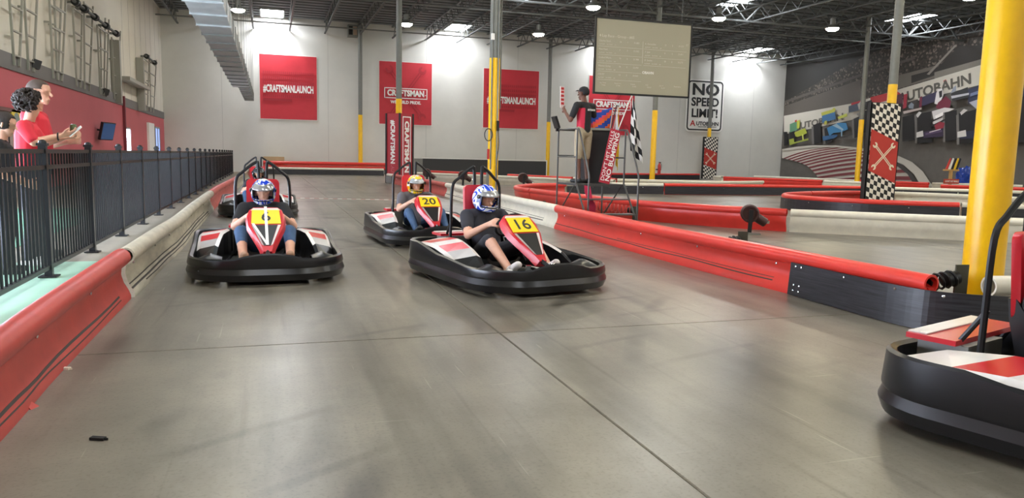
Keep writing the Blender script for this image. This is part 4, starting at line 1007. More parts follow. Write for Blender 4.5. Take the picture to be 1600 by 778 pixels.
# ================================================================== karts
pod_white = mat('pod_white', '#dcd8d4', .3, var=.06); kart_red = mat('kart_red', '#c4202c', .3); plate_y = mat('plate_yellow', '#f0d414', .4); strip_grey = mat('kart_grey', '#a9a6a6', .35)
bumper_m = mat('bumper_black', '#1b1b1e', .28, var=.25, scale=5)
FT, FTIP = V((.18, 0, .655)), V((.70, 0, .28))
FM = face_mat(FT, (0, 1, 0), FT-FTIP)
def kart_parts(t):
    # wrap-around bumper
    out = []
    a, b = 1.02, .70
    for cx, cy, r, st in ((a-.50, b-.50, .50, 0), (-a+.34, b-.34, .34, PI/2), (-a+.34, -b+.34, .34, PI), (a-.50, -b+.50, .50, 1.5*PI)):
        for k in range(9): q = st+k*PI/16; out.append((cx+r*math.cos(q), cy+r*math.sin(q), math.cos(q), math.sin(q)))
    dens = []
    for i in range(len(out)):
        p, q = out[i], out[(i+1) % len(out)]; L = math.hypot(q[0]-p[0], q[1]-p[1]); n = max(1, int(L/.12))
        for k in range(n): f = k/n; dens.append(tuple(p[j]+(q[j]-p[j])*f for j in range(4)))
    rings = []
    for x, y, nx, ny in dens:
        fr = max(0, min(1, (x-.3)/.6)); ay = abs(y)/b
        top = .265+.0*x
        if x > .55: top = .235+.055*max(0, 1-(ay/.45)**2)*min(1, (x-.55)/.35)
        elif x < -.55: top = .34-.02*(1-ay)
        else: top = .27+.07*max(0, (-x-.1)/.45)-.035*max(0, (x-.0)/.55)
        N_ = V((nx, ny, 0)); B_ = V((x, y, 0))
        rings.append([B_+N_*o_+V((0, 0, z)) for o_, z in ((-.03, .045), (.0, .05), (.022, .11), (.004, .16), (.012, .18), (.0, top), (-.018, top+.012), (-.045, top), (-.055, .06))])
    MB().loft(rings, path_closed=True).build('bumper', bumper_m, t, True, auto=35)
    m = MB(); m.box(-.92, -.36, .05, .92, .36, .065); m.build('floor_tray', steel_dark, t)
    for s in (1, -1):
        MB().tube(catmull([(-.9, s*.30, .11), (-.3, s*.36, .09), (.3, s*.30, .09), (.9, s*.24, .10)], 5), .016, 8).build('frame_rail', black_metal, t, True)
        for x, r, w_ in ((.62, .125, .12), (-.64, .14, .19)):
            y = s*.50
            w = MB(); w.lathe([(.05, -w_/2), (r-.03, -w_/2), (r-.006, -w_/2+.02), (r, 0), (r-.006, w_/2-.02), (r-.03, w_/2), (.05, w_/2)], (x, y, r+.002), (0, 1, 0), 22); o = w.build('wheel', rubber, t, True)
            MB().lathe([(.06, -w_/2-.004), (.055, -w_/2+.01), (.02, 0), (.02, w_/2+.02), (.06, w_/2+.004)], (x, y, r+.002), (0, s, 0), 14).build('hub', chrome, o, True)
        # side pod with coloured top
        st = [(-.90, .35, .34), (-.62, .385, .34), (-.40, .395, .36), (-.22, .385, .40), (-.02, .35, .42), (.16, .30, .44), (.30, .22, .46)]
        rings = []
        for x, z, yi in st:
            yo = .50 if x < -.8 else .645
            rings.append([V((x+.16, s*yi, .10)), V((x+.16, s*yi, z-.015)), V((x+.13, s*(yi+.03), z)), V((x-.02, s*(yo-.03), z-.05)), V((x-.04, s*yo, z-.075)), V((x-.04, s*yo, .10))])
        p = MB(); p.loft(rings); mi = []
        colr = [1, 2, 1, 2, 3, 0]
        for i in range(len(st)-1):
            for j in range(6): mi.append(colr[i] if j == 2 else (1 if j in (1, 3) and colr[i] != 0 else 0))
        p.m = mi+[0, 0]; p.build('side_pod', [bumper_m, pod_white, kart_red, strip_grey], t, False)
        # front wheel guard and foot rest
        MB().loft([[V((.40+q*.45, s*y, .09+.16*math.sin(PI*(.15+.75*q))*k_)) for y, k_ in ((.40, .85), (.50, 1.1), (.60, .85))] for q in [i/6 for i in range(7)]], ring_closed=False).build('wheel_guard', black_pl, t, True)
        MB().bar((.44, s*.16, .20), (.60, s*.30, .18), .05, .012).build('foot_rest', pod_white, t)
        MB().bar((.62, s*.13, .10), (.66, s*.13, .24), .05, .015).build('pedal', chrome, t)
        MB().tube([(.60, s*.42, .13), (.40, s*.05, .14)], .010, 6).build('tie_rod', chrome, t, True)
        # roll hoop half
        MB().tube(catmull([(-.66, s*.30, .10), (-.66, s*.285, .5), (-.655, s*.275, .88), (-.64, s*.20, .985), (-.62, s*.075, 1.085), (-.615, s*.045, 1.06), (-.61, s*.04, .74)], 5), .0165, 8).build('roll_hoop', black_metal, t, True)
        MB().tube([(-.65, s*.28, .55), (-.90, s*.30, .15)], .013, 8).build('hoop_brace', black_metal, t, True)
    MB().prism(rrect(.34, .42, .05), .04, face_mat(V((-.61, 0, .70)), (0, 1, 0), (-.08, 0, 1))).build('headrest', kart_red, t)
    # seat
    rr = []
    for x, z, nx, nz, w_, lip in ((-.02, .17, -.2, 1, .17, .05), (-.16, .12, 0, 1, .19, .09), (-.34, .11, .3, 1, .20, .12), (-.47, .18, .8, .6, .20, .15), (-.54, .34, 1, .25, .20, .13), (-.585, .50, 1, .2, .185, .09), (-.61, .60, 1, .2, .15, .04)):
        nn = V((nx, 0, nz)).normalized(); p = V((x, 0, z))
        rr.append([p+V((0, -w_, 0))+nn*lip, p+V((0, -w_*.8, 0))+nn*.02, p+nn*0, p+V((0, w_*.8, 0))+nn*.02, p+V((0, w_, 0))+nn*lip, p+V((0, w_+.02, 0))+nn*(lip-.01), p+V((0, w_*.85, 0))-nn*.02, p-nn*.03, p+V((0, -w_*.85, 0))-nn*.02, p+V((0, -w_-.02, 0))+nn*(lip-.01)])
    MB().loft(rr).build('seat', black_pl, t, True)
    # steering
    c = V((.07, 0, .55)); ax = V((-.62, 0, .55)).normalized(); u, v = frame_of(ax)
    sw = MB().tube([c+(u*math.cos(k*PI/12)+v*math.sin(k*PI/12))*.145 for k in range(24)], .014, 8, closed=True).build('steering_wheel', rubber, t, True)
    q = MB()
    for k in range(3): q.bar(c, c+(u*math.cos(k*2*PI/3+.5)+v*math.sin(k*2*PI/3+.5))*.14, .03, .008)
    q.build('spoke', chrome, sw); MB().tube([c, c-ax*.46], .014, 8).build('steering_column', black_metal, t, True)
    # front fairing: shield with flanks
    L = (FT-FTIP).length; st = [(0.0, .125), (-.03, .155), (-.12, .175), (-.26, .165), (-.40, .115), (-.54, .065), (-L, .04)]
    rg = []
    for v_, w_ in st: rg.append([FM @ V(q) for q in ((-w_-.015, v_, -.07), (-w_, v_, -.012), (-w_*.9, v_, 0), (w_*.9, v_, 0), (w_, v_, -.012), (w_+.015, v_, -.07))])
    fa = MB().loft(rg).build('front_fairing', kart_red, t, True, auto=25)
    def dec(poly, nm, m_, d=.002, z=.001): return MB().prism(poly, d, FM @ Matrix.Translation((0, 0, z)), 0).build(nm, m_, fa)
    dec([(-.105, -.265), (.105, -.265), (.03, -.56), (-.03, -.56)], 'black_panel', black_pl)
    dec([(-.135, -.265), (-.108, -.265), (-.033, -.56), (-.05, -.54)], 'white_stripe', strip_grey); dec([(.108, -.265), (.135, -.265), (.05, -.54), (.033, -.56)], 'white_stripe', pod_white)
    dec([(-.115, -.012), (.115, -.012), (.14, -.045), (-.14, -.045)], 'white_stripe', pod_white)
    dec([(-.128, -.045), (.128, -.045), (.138, -.25), (-.138, -.25)], 'number_plate', plate_y, .004, .002)
    MB().tube([(.66, 0, .28), (.86, 0, .22)], .02, 8).build('nose_stay', black_metal, t, True)
    # engine at the back
    e = MB().box(-.93, -.32, .12, -.70, .05, .37).build('engine_block', steel_grey, t); MB().box(-.97, -.36, .37, -.74, .36, .395).build('tail_cover', kart_red, t); MB().box(-.97, -.34, .396, -.88, .34, .402).build('tail_stripe', pod_white, t)
    MB().tube([(-.88, .1, .18), (-.88, .45, .18)], .05, 12).build('muffler', steel_grey, t, True)
    return t
proto = None
def kart(loc, head_deg, label, number=None, stripe=False):
    """head_deg: turn from driving straight down the track toward the camera, positive to the divider"""
    global proto
    rz = math.radians(-90+head_deg)
    if proto is None:
        t = kart_parts(thing('racing_kart', label, 'kart', loc, rz, 'rental racing karts')); proto = t
        k = t
    else:
        k = copy_tree(clean); k.location = loc; k.rotation_euler.z = rz; tag(k, label)
    fa = [c for c in k.children if c.name.startswith('front_fairing')][0]
    if number:
        pl = [c for c in fa.children if c.name.startswith('number_plate')][0]
        text(number, .19, FM @ Matrix.Translation((0, -.15, .0075)), black_print, pl, 'digits', bold=.012, ext=.001)
    if stripe:
        MB().prism([(-.013, .0), (.013, .0), (.013, -.56), (-.013, -.56)], .002, FM @ Matrix.Translation((0, 0, .009))).build('nose_stripe', white_paint, fa)
        MB().prism([(-.135, -.25), (-.11, -.25), (.0, -.53), (-.012, -.55)], .002, FM @ Matrix.Translation((0, 0, .009))).build('nose_stripe', white_paint, fa)
    return k
K6 = kart((-.06, 8.0, 0), 2, 'racing kart with yellow plate 6 and white stripe on its nose')
clean = copy_tree(K6); clean_children = None
# number 6 is added after the clean copy was taken
fa = [c for c in K6.children if c.name.startswith('front_fairing')][0]; pl = [c for c in fa.children if c.name.startswith('number_plate')][0]
text('6', .19, FM @ Matrix.Translation((0, -.15, .0075)), black_print, pl, 'digits', bold=.012, ext=.001)
MB().prism([(-.013, .0), (.013, .0), (.013, -.56), (-.013, -.56)], .002, FM @ Matrix.Translation((0, 0, .011))).build('nose_stripe', white_paint, fa)  # white stripe down the nose, a slanted one beside it
MB().prism([(-.135, -.25), (-.11, -.25), (.0, -.53), (-.012, -.55)], .002, FM @ Matrix.Translation((0, 0, .009))).build('nose_stripe', white_paint, fa)
K20 = kart((2.06, 10.5, 0), 4, 'racing kart with yellow plate 20 and plain red nose', '20')
K16 = kart((2.19, 6.98, 0), 12, 'racing kart with yellow plate 16 driven by a bare-legged driver', '16')
K4 = kart((-.22, 15.3, 0), 0, 'racing kart half hidden behind kart number 6')
KR = kart((3.60, 2.02, 0), 18, 'racing kart beside the black rubber sheet, seen from its side pod')
def drop(o):
    for c in list(o.children): drop(c)
    bpy.data.objects.remove(o)
drop(clean)

def driver(k, label, shirt, thigh, shin, shoe, shellm, face=(1, 0, 0), hair=None, skinm=skin, turn=0., visor=None, capri=False):
    t = thing('person', label, 'person', k.location, k.rotation_euler.z, 'kart drivers')
    B = []
    B += [limb((-.36, -.06, .235), (-.36, .06, .235), .115, .115, 2), limb((-.37, 0, .26), (-.46, 0, .46), .125, .145, 1, (0, 1, 0), 1.2), limb((-.46, 0, .46), (-.49, 0, .56), .14, .12, 1, (0, 1, 0), 1.35)]
    B += [limb((-.48, -.13, .60), (-.48, .13, .60), .075, .075, 1), limb((-.49, 0, .60), (-.46, 0, .71), .055, .05, 0)]
    hc = V((-.44, 0, .765)); fd = Matrix.Rotation(turn, 3, 'Z') @ V((1, 0, -.12))
    B += head(hc, fd)
    for s in (1, -1):
        sh, el, wr_ = V((-.47, s*.195, .60)), V((-.24, s*.29, .43)), V((-.03, s*.165, .555))
        B += split(sh, el, .062, .045, .62, 1, 0, .012); B.append(limb(el, wr_, .043, .028, 0)); B += hand(wr_, (.55, -s*.05, .12), (-.2, -s*.75, -.5), (-.3, -s*.6, .8), 0, 1.2)
        hp, kn, an = V((-.30, s*.11, .235)), V((.10, s*.235, .41)), V((.47, s*.215, .17))
        B += split(hp, kn, .088, .062, .95, 2, 2 if thigh == shin else 2, .01)
        B += split(kn, an, .058, .038, .40, 2 if capri else 3, 3, .006 if capri else 0); B.append(limb(an+V((-.04, 0, -.02)), an+V((.13, -s*.01, .07)), .042, .036, 4, (0, 1, 0), 1.1))
    body('body', B, [skinm, shirt, thigh, shin, shoe], t, .009)
    eyes(hc, fd, t)
    h = helmet(hc+V((.0, 0, .008)), fd, shellm, t, .05, visor)
    if hair:
        m = MB()
        for k_ in range(14):
            a = PI*.55+PI*.9*k_/13; p = hc+V((math.cos(a)*.085, math.sin(a)*.085, -.09)); q = hc+V((math.cos(a)*.15+.02, math.sin(a)*.16, -.30-.03*(k_ % 3)))
            m.tube([p, (p+q)/2+V((-.01, 0, .01)), q], [.028, .026, .008], 6)
        m.build('hair', hair, t, True)
    return t
jeans = mat('denim', '#3f5a7e', .8, var=.15, scale=25); shirt_bk = mat('shirt_black', '#1c1c20', .85); shirt_gr = mat('shirt_grey', '#5c5960', .85); shirt_ch = mat('shirt_charcoal', '#2c2c34', .85)
shoe_w = mat('shoe_white', '#d9d2d0', .6, var=.2, scale=25); shoe_b = mat('shoe_brown', '#b08a72', .6); shoe_k = mat('shoe_black', '#1b1b1c', .6)
blue_h = swirl('helmet_blue', ['#eef0f4', '#1b3fc4', '#eef0f4', '#aab0bb', '#2347d0'], 6); yel_h = swirl('helmet_yellow', ['#f4c20e', '#f7d23a', '#d9d2c8', '#f08a10', '#f4c20e'], 6); dark_h = swirl('helmet_dark', ['#1c1c1f', '#2b2b2f', '#8d8f94', '#1c1c1f', '#5c5e63'], 6)
blue2_h = swirl('helmet_blue_white', ['#f2f4f8', '#2a4fd0', '#f6f6f8', '#8e9cc8', '#2347d0'], 5)
driver(K6, 'driver of kart 6 in black shirt, jeans and blue silver helmet', shirt_bk, jeans, skin, shoe_b, blue_h, turn=-.08, capri=True)
driver(K20, 'long-haired driver of kart 20 in grey shirt and yellow helmet', shirt_gr, jeans, jeans, shoe_k, yel_h, hair=mat('hair_brown', '#6b4a33', .7), turn=.0)
driver(K16, 'driver of kart 16 in charcoal shirt and shorts, bare legs, blue white helmet', shirt_ch, shirt_ch, skin, shoe_w, blue2_h, turn=.15)
driver(K4, 'driver in dark clothes and black helmet behind kart number 6', shirt_ch, jeans, jeans, shoe_k, dark_h, visor=mat('visor_dark', '#55585c', .15, .6))
driver(KR, 'driver in black shirt in the kart beside the black rubber sheet', shirt_bk, shirt_bk, skin, shoe_k, dark_h, visor=MATS['visor_dark'])
# ================================================================== standing figures
def standing(s=1., arms=None, top=1, leg=2, shin=2, shoe=3, sleeve=.75, short=1., waist=1., lean=0.):
    """bones of an upright figure facing +x, 1.78 m tall times s; arms = {side: (elbow, wrist)}"""
    B = []; P = lambda x, y, z: V((x+lean*max(0, z-.95), y, z))*s
    B += [limb(P(0, -.075, .94), P(0, .075, .94), .115*s*waist, .115*s*waist, leg), limb(P(0, 0, 1.0), P(0, 0, 1.18), .118*s*waist, .120*s*waist, top, (0, 1, 0), 1.25), limb(P(0, 0, 1.18), P(0, 0, 1.36), .122*s*waist, .125*s, top, (0, 1, 0), 1.25)]
    B += [limb(P(-.01, -.14, 1.43), P(-.01, .14, 1.43), .072*s, .072*s, top), limb(P(-.005, 0, 1.44), P(.02, 0, 1.57), .055*s, .052*s, 0)]
    for q in (1, -1):
        sh = P(-.01, q*.20, 1.43); el, wr_ = [V(x)*s for x in arms[q][:2]]
        B += split(sh, el, .058*s, .044*s, sleeve, top, 0, .012); B.append(limb(el, wr_, .042*s, .028*s, 0))
        hp, kn, an = P(0, q*.095, .92), P(.02, q*.105, .50), P(-.02, q*.11, .09)
        if short < 1: B += split(hp, kn, .090*s, .062*s, 1., leg, leg, .014); B.append(limb(kn, an, .056*s, .036*s, shin))
        else: B += [limb(hp, kn, .092*s, .066*s, leg), limb(kn, an, .064*s, .046*s, leg)]
        B.append(limb(an+V((-.03, 0, -.045))*s, an+V((.16, q*.02, -.05))*s, .042*s, .036*s, shoe, (0, 1, 0), 1.1))
    return B
def cap_hair(c, f, m, parent, s=1., low=-.02, nm='hair', back=1.0):
    c, f = V(c), V(f).normalized(); sd = V((0,0,1)).cross(f).normalized(); u = f.cross(sd); bm = bmesh.new(); bmesh.ops.create_icosphere(bm, subdivisions=4, radius=1)
    for v in bm.verts:
        q = v.co.copy(); q = q*(1+.02*noise.noise(q*7)); v.co = c+(f*(q.x*.108-.012)+sd*q.y*.090+u*(q.z*.098+.032))*s; v.tag = True
    rem = [v for v in bm.verts if ((v.co-c).dot(f)/s > .055 and (v.co-c).dot(u)/s < .075) or ((v.co-c).dot(u)/s < low-.05*((v.co-c).dot(f)/s < -.03))]
    bmesh.ops.delete(bm, geom=rem, context='VERTS'); me = bpy.data.meshes.new(nm); bm.to_mesh(me); bm.free(); me.materials.append(m)
    me.polygons.foreach_set('use_smooth', [True]*len(me.polygons)); o = link(nm, me, parent); x = o.modifiers.new('s', 'SOLIDIFY'); x.thickness = .012; x.offset = -1; return o
def curls(c, f, m, parent, s=1., n=150, seed=3):
    rnd = random.Random(seed); c, f = V(c), V(f).normalized(); sd = V((0,0,1)).cross(f).normalized(); u = f.cross(sd); mb = MB(); k = 0
    while k < n:
        d = V((rnd.gauss(0, 1), rnd.gauss(0, 1), rnd.gauss(0, 1))).normalized()
        if (d.x > .35 and d.z < .45) or d.z < -.75: continue
        p = c+(f*(d.x*.115-.02)+sd*d.y*.115+u*(d.z*.115+.03))*s; r = rnd.uniform(.022, .036)*s
        a, b = frame_of(d, V((.3, .5, .8))); ph = rnd.uniform(0, 6)
        mb.tube([p+(a*math.cos(ph+i*.9)+b*math.sin(ph+i*.9))*.02+d*(i*.006-.01) for i in range(6)], [.008, .012, .013, .013, .011, .006], 5); k += 1
    mb.ball(c+(f*-.025+u*.03)*s, (.10*s, .10*s, .10*s), 16)
    return mb.build('hair', m, parent, True)
red_shirt = mat('red_shirt', '#d3303f', .85, var=.05); dark_trous = mat('dark_trousers', '#33323a', .85)
# woman with phone
ws = .965; hd = V((.045, 0, 1.665))*ws
t = thing('person', 'woman with dark curly hair in red shirt holding a white phone', 'person', (-2.30, 8.62, .012), .10, 'spectators at the fence')
ar = {-1: ((.10, -.22, 1.28), (.33, -.11, 1.36)), 1: ((.12, .22, 1.27), (.33, .08, 1.34))}
B = standing(ws, ar, lean=.05)
B += head(hd, (1, .55, -.18), s=ws)
for q in (1, -1): B += hand(V(ar[q][1])*ws, (.8, -q*.12, .18), (0, -q*.5, .8), (0, -q*.2, 1), 0, .75, ws)
body('body', B, [skin, red_shirt, dark_trous, shoe_w], t, .009); eyes(hd, (1, .55, -.18), t, ws); curls(hd, (1, .55, -.18), hair_dark, t, ws)
MB().tube([V((.30, -.125, 1.345))*ws+V((.0, .035*math.cos(a*PI/6), .035*math.sin(a*PI/6))) for a in range(12)], .008, 6, closed=True).build('bracelet', black_pl, t, True)
def at_local(t, p): return Matrix.Translation(t.location) @ Matrix.Rotation(t.rotation_euler.z, 4, 'Z') @ V(p)
ph = thing('phone', 'white phone held up over the fence by the curly-haired woman', 'phone', at_local(t, V((.455, -.09, 1.40))*ws), t.rotation_euler.z)
M = Matrix.Rotation(-.75, 4, 'Y') @ Matrix.Rotation(.3, 4, 'X')
MB().prism(rrect(.15, .074, .012), .009, M).build('case', white_paint, ph); MB().prism(rrect(.14, .066, .008), .001, M @ Matrix.Translation((0, 0, .009))).build('screen', mat('phone_screen', '#b9c6cc', .15), ph)
# man with drink
hd = V((.06, 0, 1.675))*1.05
t = thing('person', 'tall man with short hair in red shirt holding a drink can', 'person', (-2.36, 9.15, .012), -.02, 'spectators at the fence')
ar = {-1: ((.06, -.27, 1.16), (.30, -.12, 1.25)), 1: ((.06, .27, 1.16), (.28, .08, 1.20))}
B = standing(1.05, ar, waist=1.22, lean=.03)+head(hd, (1, -.12, -.05), s=1.05)
for q in (1, -1): B += hand(V(ar[q][1])*1.05, (.85, -q*.1, .1), (.1, -q*.9, .0), (0, 0, 1), 0, 1.1, 1.05)
body('body', B, [skin, red_shirt, dark_trous, shoe_k], t, .009); eyes(hd, (1, -.12, -.05), t, 1.05)
cap_hair(hd, (1, -.12, -.05), mat('hair_grey_brown', '#4c3f37', .8, var=.2, scale=40), t, 1.05, .02)
cn = thing('drink_can', 'green patterned drink can in the hand of the tall man', 'can', at_local(t, V((.37, -.10, 1.235))*1.05))
MB().lathe([(.022, 0), (.03, .006), (.033, .015), (.033, .125), (.026, .138), (.024, .14)], (0,0,0), n=18).build('body', mat('can_print', '#4d5b39', .4, .3, var=.5, scale=30), cn, True); MB().lathe([(.024, .138), (.024, .142), (.01, .142)], (0,0,0), n=14).build('lid', chrome, cn, True)
# child at the frame edge
hd = V((.045, 0, 1.665))*.835
t = thing('person', 'dark-haired person in black top standing by the yellow sign door', 'person', (-2.36, 8.08, .012), .15, 'spectators at the fence')
ar = {-1: ((.02, -.26, 1.12), (.22, -.18, 1.02)), 1: ((.02, .26, 1.12), (.22, .18, 1.02))}
B = standing(.835, ar)+head(hd, (1, -.05, -.25), s=.87)
for q in (1, -1): B += hand(V(ar[q][1])*.835, (.8, 0, -.2), (0, -q*.9, 0), (0, 0, 1), 0, .6, .87)
body('body', B, [skin, shirt_bk, dark_trous, shoe_k], t, .009); eyes(hd, (1, -.05, -.25), t, .87); cap_hair(hd, (1, -.05, -.25), hair_dark, t, .89, -.06)

# ================================================================== flag stand
PZ = .76; X0, X1, Y0, Y1 = 5.18, 6.12, 12.38, 13.32
st = thing('flag_stand', 'grey steel rolling platform with steps and handrails for the flag marshal', 'platform', ((X0+X1)/2, (Y0+Y1)/2, 0)); og = st.location.copy()
tube_g = mat('stand_steel', '#5b5a58', .4, .5)
MB().box(X0, Y0, PZ-.035, X1, Y1, PZ).build('deck', mat('deck_steel', '#3d3b3a', .6, var=.15, scale=30), st, origin=og)
for k, (z, y) in enumerate(((.51, Y0-.18), (.26, Y0-.42))): MB().box(X0+.02, y-.12, z-.02, X1-.02, y+.12, z).build('step', tube_g, st, origin=og)
for x in (X0, X1):
    MB().tube([(x, Y1, .05), (x, Y1, PZ+.98)], .017, 8).build('post', tube_g, st, True, origin=og)
    MB().tube([(x, Y0-.62, .03), (x, Y0, PZ)], .017, 8).build('stringer', tube_g, st, True, origin=og)
    MB().tube(catmull([(x, Y0-.55, .05), (x, Y0-.55, .75), (x, Y0-.52, .98), (x, Y0-.10, PZ+.9), (x, Y0+.05, PZ+.97), (x, Y0+.3, PZ+.98), (x, Y1, PZ+.98)], 5), .017, 8).build('handrail', tube_g, st, True, origin=og)
    MB().tube([(x, Y0+.02, PZ), (x, Y0+.02, PZ+.95)], .017, 8).build('post', tube_g, st, True, origin=og)
    MB().tube([(x, Y0+.02, PZ+.48), (x, Y1, PZ+.48)], .013, 8).build('mid_rail', tube_g, st, True, origin=og)
    MB().tube([(x, Y0-.55, .06), (x, Y1, .06)], .02, 8).build('base_rail', tube_g, st, True, origin=og)
    MB().tube([(x, Y1, .08), (x, Y0+.1, PZ-.03)], .013, 8).build('brace', tube_g, st, True, origin=og)
    for y in (Y0-.5, Y1-.05): MB().lathe([(.02, -.02), (.05, -.018), (.05, .018), (.02, .02)], (x, y, .05), (1, 0, 0), 14).build('caster', rubber, st, True, origin=og)
MB().tube([(X0, Y1, PZ+.98), (X1, Y1, PZ+.98)], .017, 8).build('back_rail', tube_g, st, True, origin=og); MB().tube([(X0, Y1, PZ+.5), (X1, Y1, PZ+.5)], .013, 8).build('back_rail', tube_g, st, True, origin=og)
for y in (Y0-.55, Y1): MB().tube([(X0, y, .06), (X1, y, .06)], .017, 8).build('cross_bar', tube_g, st, True, origin=og)
# podium
po = thing('podium', 'tall black podium cabinet on the platform behind the marshal', 'podium', (5.84, 13.08, PZ)); 
MB().box(-.24, -.16, 0, .24, .17, .98).build('cabinet', mat('cabinet_black', '#1f1e20', .6), po); MB().box(-.27, -.2, .98, .27, .2, 1.02).build('top', mat('grey_top', '#8c8f86', .5), po)
MB().box(-.20, -.165, .05, .20, -.16, .9).build('door', black_pl, po)
def pole_flag(base, tip, cloth, m, lab, dpole='#d8d3c8'):
    base, tip = V(base), V(tip); t = thing('signal_flag', lab, 'flag', base); MB().tube([base, tip], .010, 8).build('stick', mat('stick'+dpole[1:], dpole, .5), t, True, origin=base)
    cloth(t, base, tip, m); return t
# blue and orange flag spread over the podium
def spread(t, b, tip, m):
    q = MB(); nx, nz = 14, 10; vs = []
    for j in range(nz+1):
        for i in range(nx+1):
            u, v = i/nx, j/nz; p = b+(tip-b)*v
            vs.append(p+V((-.50*u*(.75+.25*v), .02*math.sin(u*7+v*2)-.05*u, -.03*u-.06*math.sin(u*2)*v)))
    mi = []
    fs = [(j*(nx+1)+i, j*(nx+1)+i+1, (j+1)*(nx+1)+i+1, (j+1)*(nx+1)+i) for j in range(nz) for i in range(nx)]
    q.add(vs, fs); q.m = [(0 if abs(((i*.45+j)) % 7-3.4) < 1.7 else (1 if ((i*.45+j) % 14) < 7 else 2)) for j in range(nz) for i in range(nx)]
    o = q.build('cloth', m, t, True, origin=b); x = o.modifiers.new('s', 'SOLIDIFY'); x.thickness = .004
pole_flag((6.08, 12.98, PZ+1.03), (6.16, 13.06, PZ+1.42), spread, [mat('flag_blue', '#2748a4', .8), mat('flag_orange', '#e2622c', .8), mat('flag_pink', '#e04a4f', .8)], 'blue and orange striped flag spread across the podium top')
def droop(w_, L, nseg, mats, chk=False, dirx=1):
    def f(t, b, tip, m):
        q = MB(); nx, nz = 8, 12; vs = []
        for j in range(nz+1):
            for i in range(nx+1):
                u, v = i/nx, j/nz
                vs.append(tip+(b-tip)*(.0+u*.35)*.9+V((dirx*(.02+w_*u*(.35+.65*v*(1-.3*v))), .05*math.sin(u*9+v*3)*(.3+v), -L*v-.10*u*math.sin(v*3))))
        fs = [(j*(nx+1)+i, j*(nx+1)+i+1, (j+1)*(nx+1)+i+1, (j+1)*(nx+1)+i) for j in range(nz) for i in range(nx)]
        q.add(vs, fs); q.m = [((i//2+j//2) % 2 if chk else 0) for j in range(nz) for i in range(nx)]
        o = q.build('cloth', m, t, True, origin=b); x = o.modifiers.new('s', 'SOLIDIFY'); x.thickness = .004
    return f
fw, fk = mat('flag_white', '#e9e6e2', .8), mat('flag_black', '#1c1c1f', .8)
pole_flag((6.04, 12.62, PZ+.90), (6.36, 12.70, PZ+1.62), droop(.42, 1.0, 4, None, True), [fw, fk], 'black and white checkered flag drooping from its stick beside the handrail')
pole_flag((6.0, 12.86, PZ+.55), (6.21, 12.93, PZ+1.42), droop(.05, .9, 4, None), mat('flag_yellow', '#e5b91e', .8), 'rolled yellow flag standing between the podium and checkered flag')
pole_flag((5.98, 12.80, PZ+.85), (6.14, 12.86, PZ+1.45), droop(.04, .42, 4, None), fw, 'rolled white flag with dark stick leaning by the podium', '#2a2a2a')
# leaning sign board
a_, b_ = V((5.74, 12.42, PZ+.02)), V((5.95, 12.44, PZ+.98)); t = thing('sign_board', "red strip sign reading DON'T HIT WALLS, NO BUMPING, leaning on the rail", 'sign', a_)
M = face_mat((a_+b_)/2-a_, (b_-a_), (-.95, 0, .31)); L = (b_-a_).length
MB().prism([(-L/2, -.105), (L/2, -.105), (L/2, .105), (-L/2, .105)], .02, M @ Matrix.Translation((0, 0, -.02))).build('board', mat('sign_crimson', '#b21f35', .5), t)
text("DON'T HIT WALLS", .10, M @ Matrix.Translation((0, .05, .002)), white_paint, t, width=L*.92, bold=.005, ext=.002); text('NO BUMPING', .12, M @ Matrix.Translation((0, -.045, .002)), white_paint, t, width=L*.9, bold=.02, ext=.002)
# magenta panel under the deck
t = MB().prism([(-.06, .0), (.05, -.02), (.10, -.25), (.17, -.36), (.16, -.62), (.08, -.64), (.03, -.3), (-.05, -.12)], .02, face_mat(V((0, 0, 0)), (1, 0, 0), (0, 0, 1))).build('cloth_strip', mat('magenta_cloth', '#c02a4e', .8)); t.location = (5.36, 12.30, PZ-.02); tag(t, 'magenta cloth strip hanging from the platform edge', 'cloth')
# small monitor on the rail
t = thing('lap_monitor', 'small dark monitor clamped to the corner of the platform rail', 'monitor', (X0-.02, Y1, PZ+1.0)); MB().box(-.02, -.11, .01, .02, .11, .24, M=Matrix.Rotation(-.35, 4, 'Y')).build('casing', black_pl, t); MB().box(-.03, -.03, -.05, .03, .03, .03).build('clamp', black_metal, t)
# marshal
hd = V((.04, 0, 1.655))*.985
t = thing('person', 'flag marshal in black and red polo, khaki shorts and black cap', 'person', (5.50, 12.88, PZ), math.radians(112))
ar = {1: ((.05, .30, 1.16), (.26, .24, 1.32)), -1: ((.06, -.33, 1.20), (.28, -.40, 1.20))}
B = standing(.985, ar, short=.8, shin=0, sleeve=.7)
B += head(hd, (1, .25, 0), s=.985)
for q in (1, -1): B += hand(V(ar[q][1])*.985, (.5, 0, .6) if q > 0 else (.8, -.3, .05), (.2, -q*.9, 0), (.6, 0, .6), 0, 1.0, .985)
khaki = mat('khaki', '#a99a80', .85, var=.1, scale=25); polo = mat('polo_black', '#1f1e20', .8); polo_r = mat('polo_red', '#c42a42', .8)
o = body('body', B, [skin2, polo, khaki, shoe_k, polo_r], t, .009)
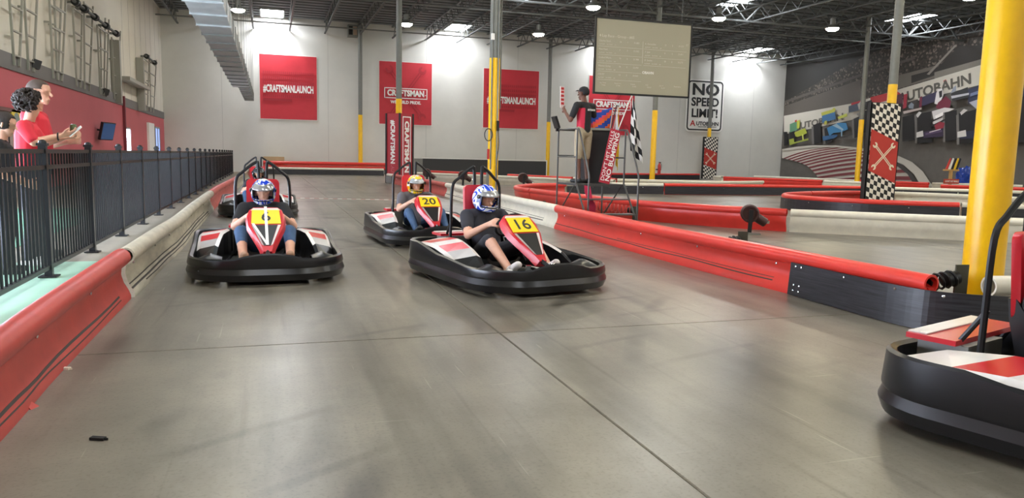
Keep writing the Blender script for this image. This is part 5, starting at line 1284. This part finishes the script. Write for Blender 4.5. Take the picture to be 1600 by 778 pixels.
# red side panels of the polo, by place on the torso
me = o.data
for p_ in me.polygons:
    if p_.material_index == 1:
        c = p_.center
        if .98 < c.z < 1.36 and abs(c.y) > .075 and abs(c.y) < .19 and c.y > 0: p_.material_index = 4
eyes(hd, (1, .25, 0), t, .985)
cap_hair(hd, (1, .25, 0), mat('cap_black', '#1b1b1d', .8), t, 1.02, .02, 'cap', 1)
f = V((1, .25, 0)).normalized(); MB().loft([[hd+f*(.085+.08*k*math.cos(a))+V((-f.y, f.x, 0))*math.sin(a)*.075+V((0, 0, .065-.012*k)) for a in [(-80+20*i)*PI/180 for i in range(9)]] for k in (0, 1)], ring_closed=False).build('cap_brim', MATS['cap_black'], t)
bk = face_mat(V((-.155, -.03, 1.33)), (0, -1, 0), (0, 0, 1)); text('AUTOBAHN', .05, bk, white_paint, t, 'shirt_print', width=.19, ext=.002, bold=.01)
bd = thing('time_board', 'red and white board raised in the hand of the flag marshal', 'board', at_local(t, V((.34, .24, 1.40))))
M = face_mat(V((0, 0, 0)), (.95, .3, 0), (-.12, 0, 1))
MB().prism([(-.05, -.02), (.05, -.02), (.05, .36), (-.05, .36)], .012, M).build('board', mat('board_pink', '#e3cfcb', .6), bd)
[MB().prism([(-.035, y_), (.035, y_), (.035, y_+.045), (-.035, y_+.045)], .014, M @ Matrix.Translation((0, 0, -.001))).build('red_patch', mat('logo_red', '#c02a2a', .5), bd) for y_ in (.03, .10, .17, .24, .30)]
# scrap on the track, loose bits
for k, (x, y) in enumerate(((153, 687), (101, 577))):
    p = gz(x, y); o = MB().box(-.03, -.012, 0, .03, .012, .012).prism([(.0, -.012), (.045, .0), (.0, .012)], .01).build('rubber_scrap' if k == 0 else 'bracket_clip', rubber if k == 0 else white_p); o.location = (p.x, p.y, 0); o.rotation_euler.z = -.4
    tag(o, 'small black rubber scrap lying on bare concrete' if k == 0 else 'small pale clip at the foot of the worn red barrier', 'scrap' if k == 0 else 'clip')
p = gz(52, 637); o = MB().loft([[V((-.05, 0, 0)), V((.03, -.03, 0)), V((.05, .02, 0)), V((0, .04, 0))], [V((-.05, 0, .05)), V((0, -.02, .03)), V((.02, .02, .02)), V((-.02, .03, .05))]]).build('torn_flap', red_left); o.location = (p.x-.03, p.y, 0); tag(o, 'torn red plastic flap sticking out under the worn red barrier', 'scrap')
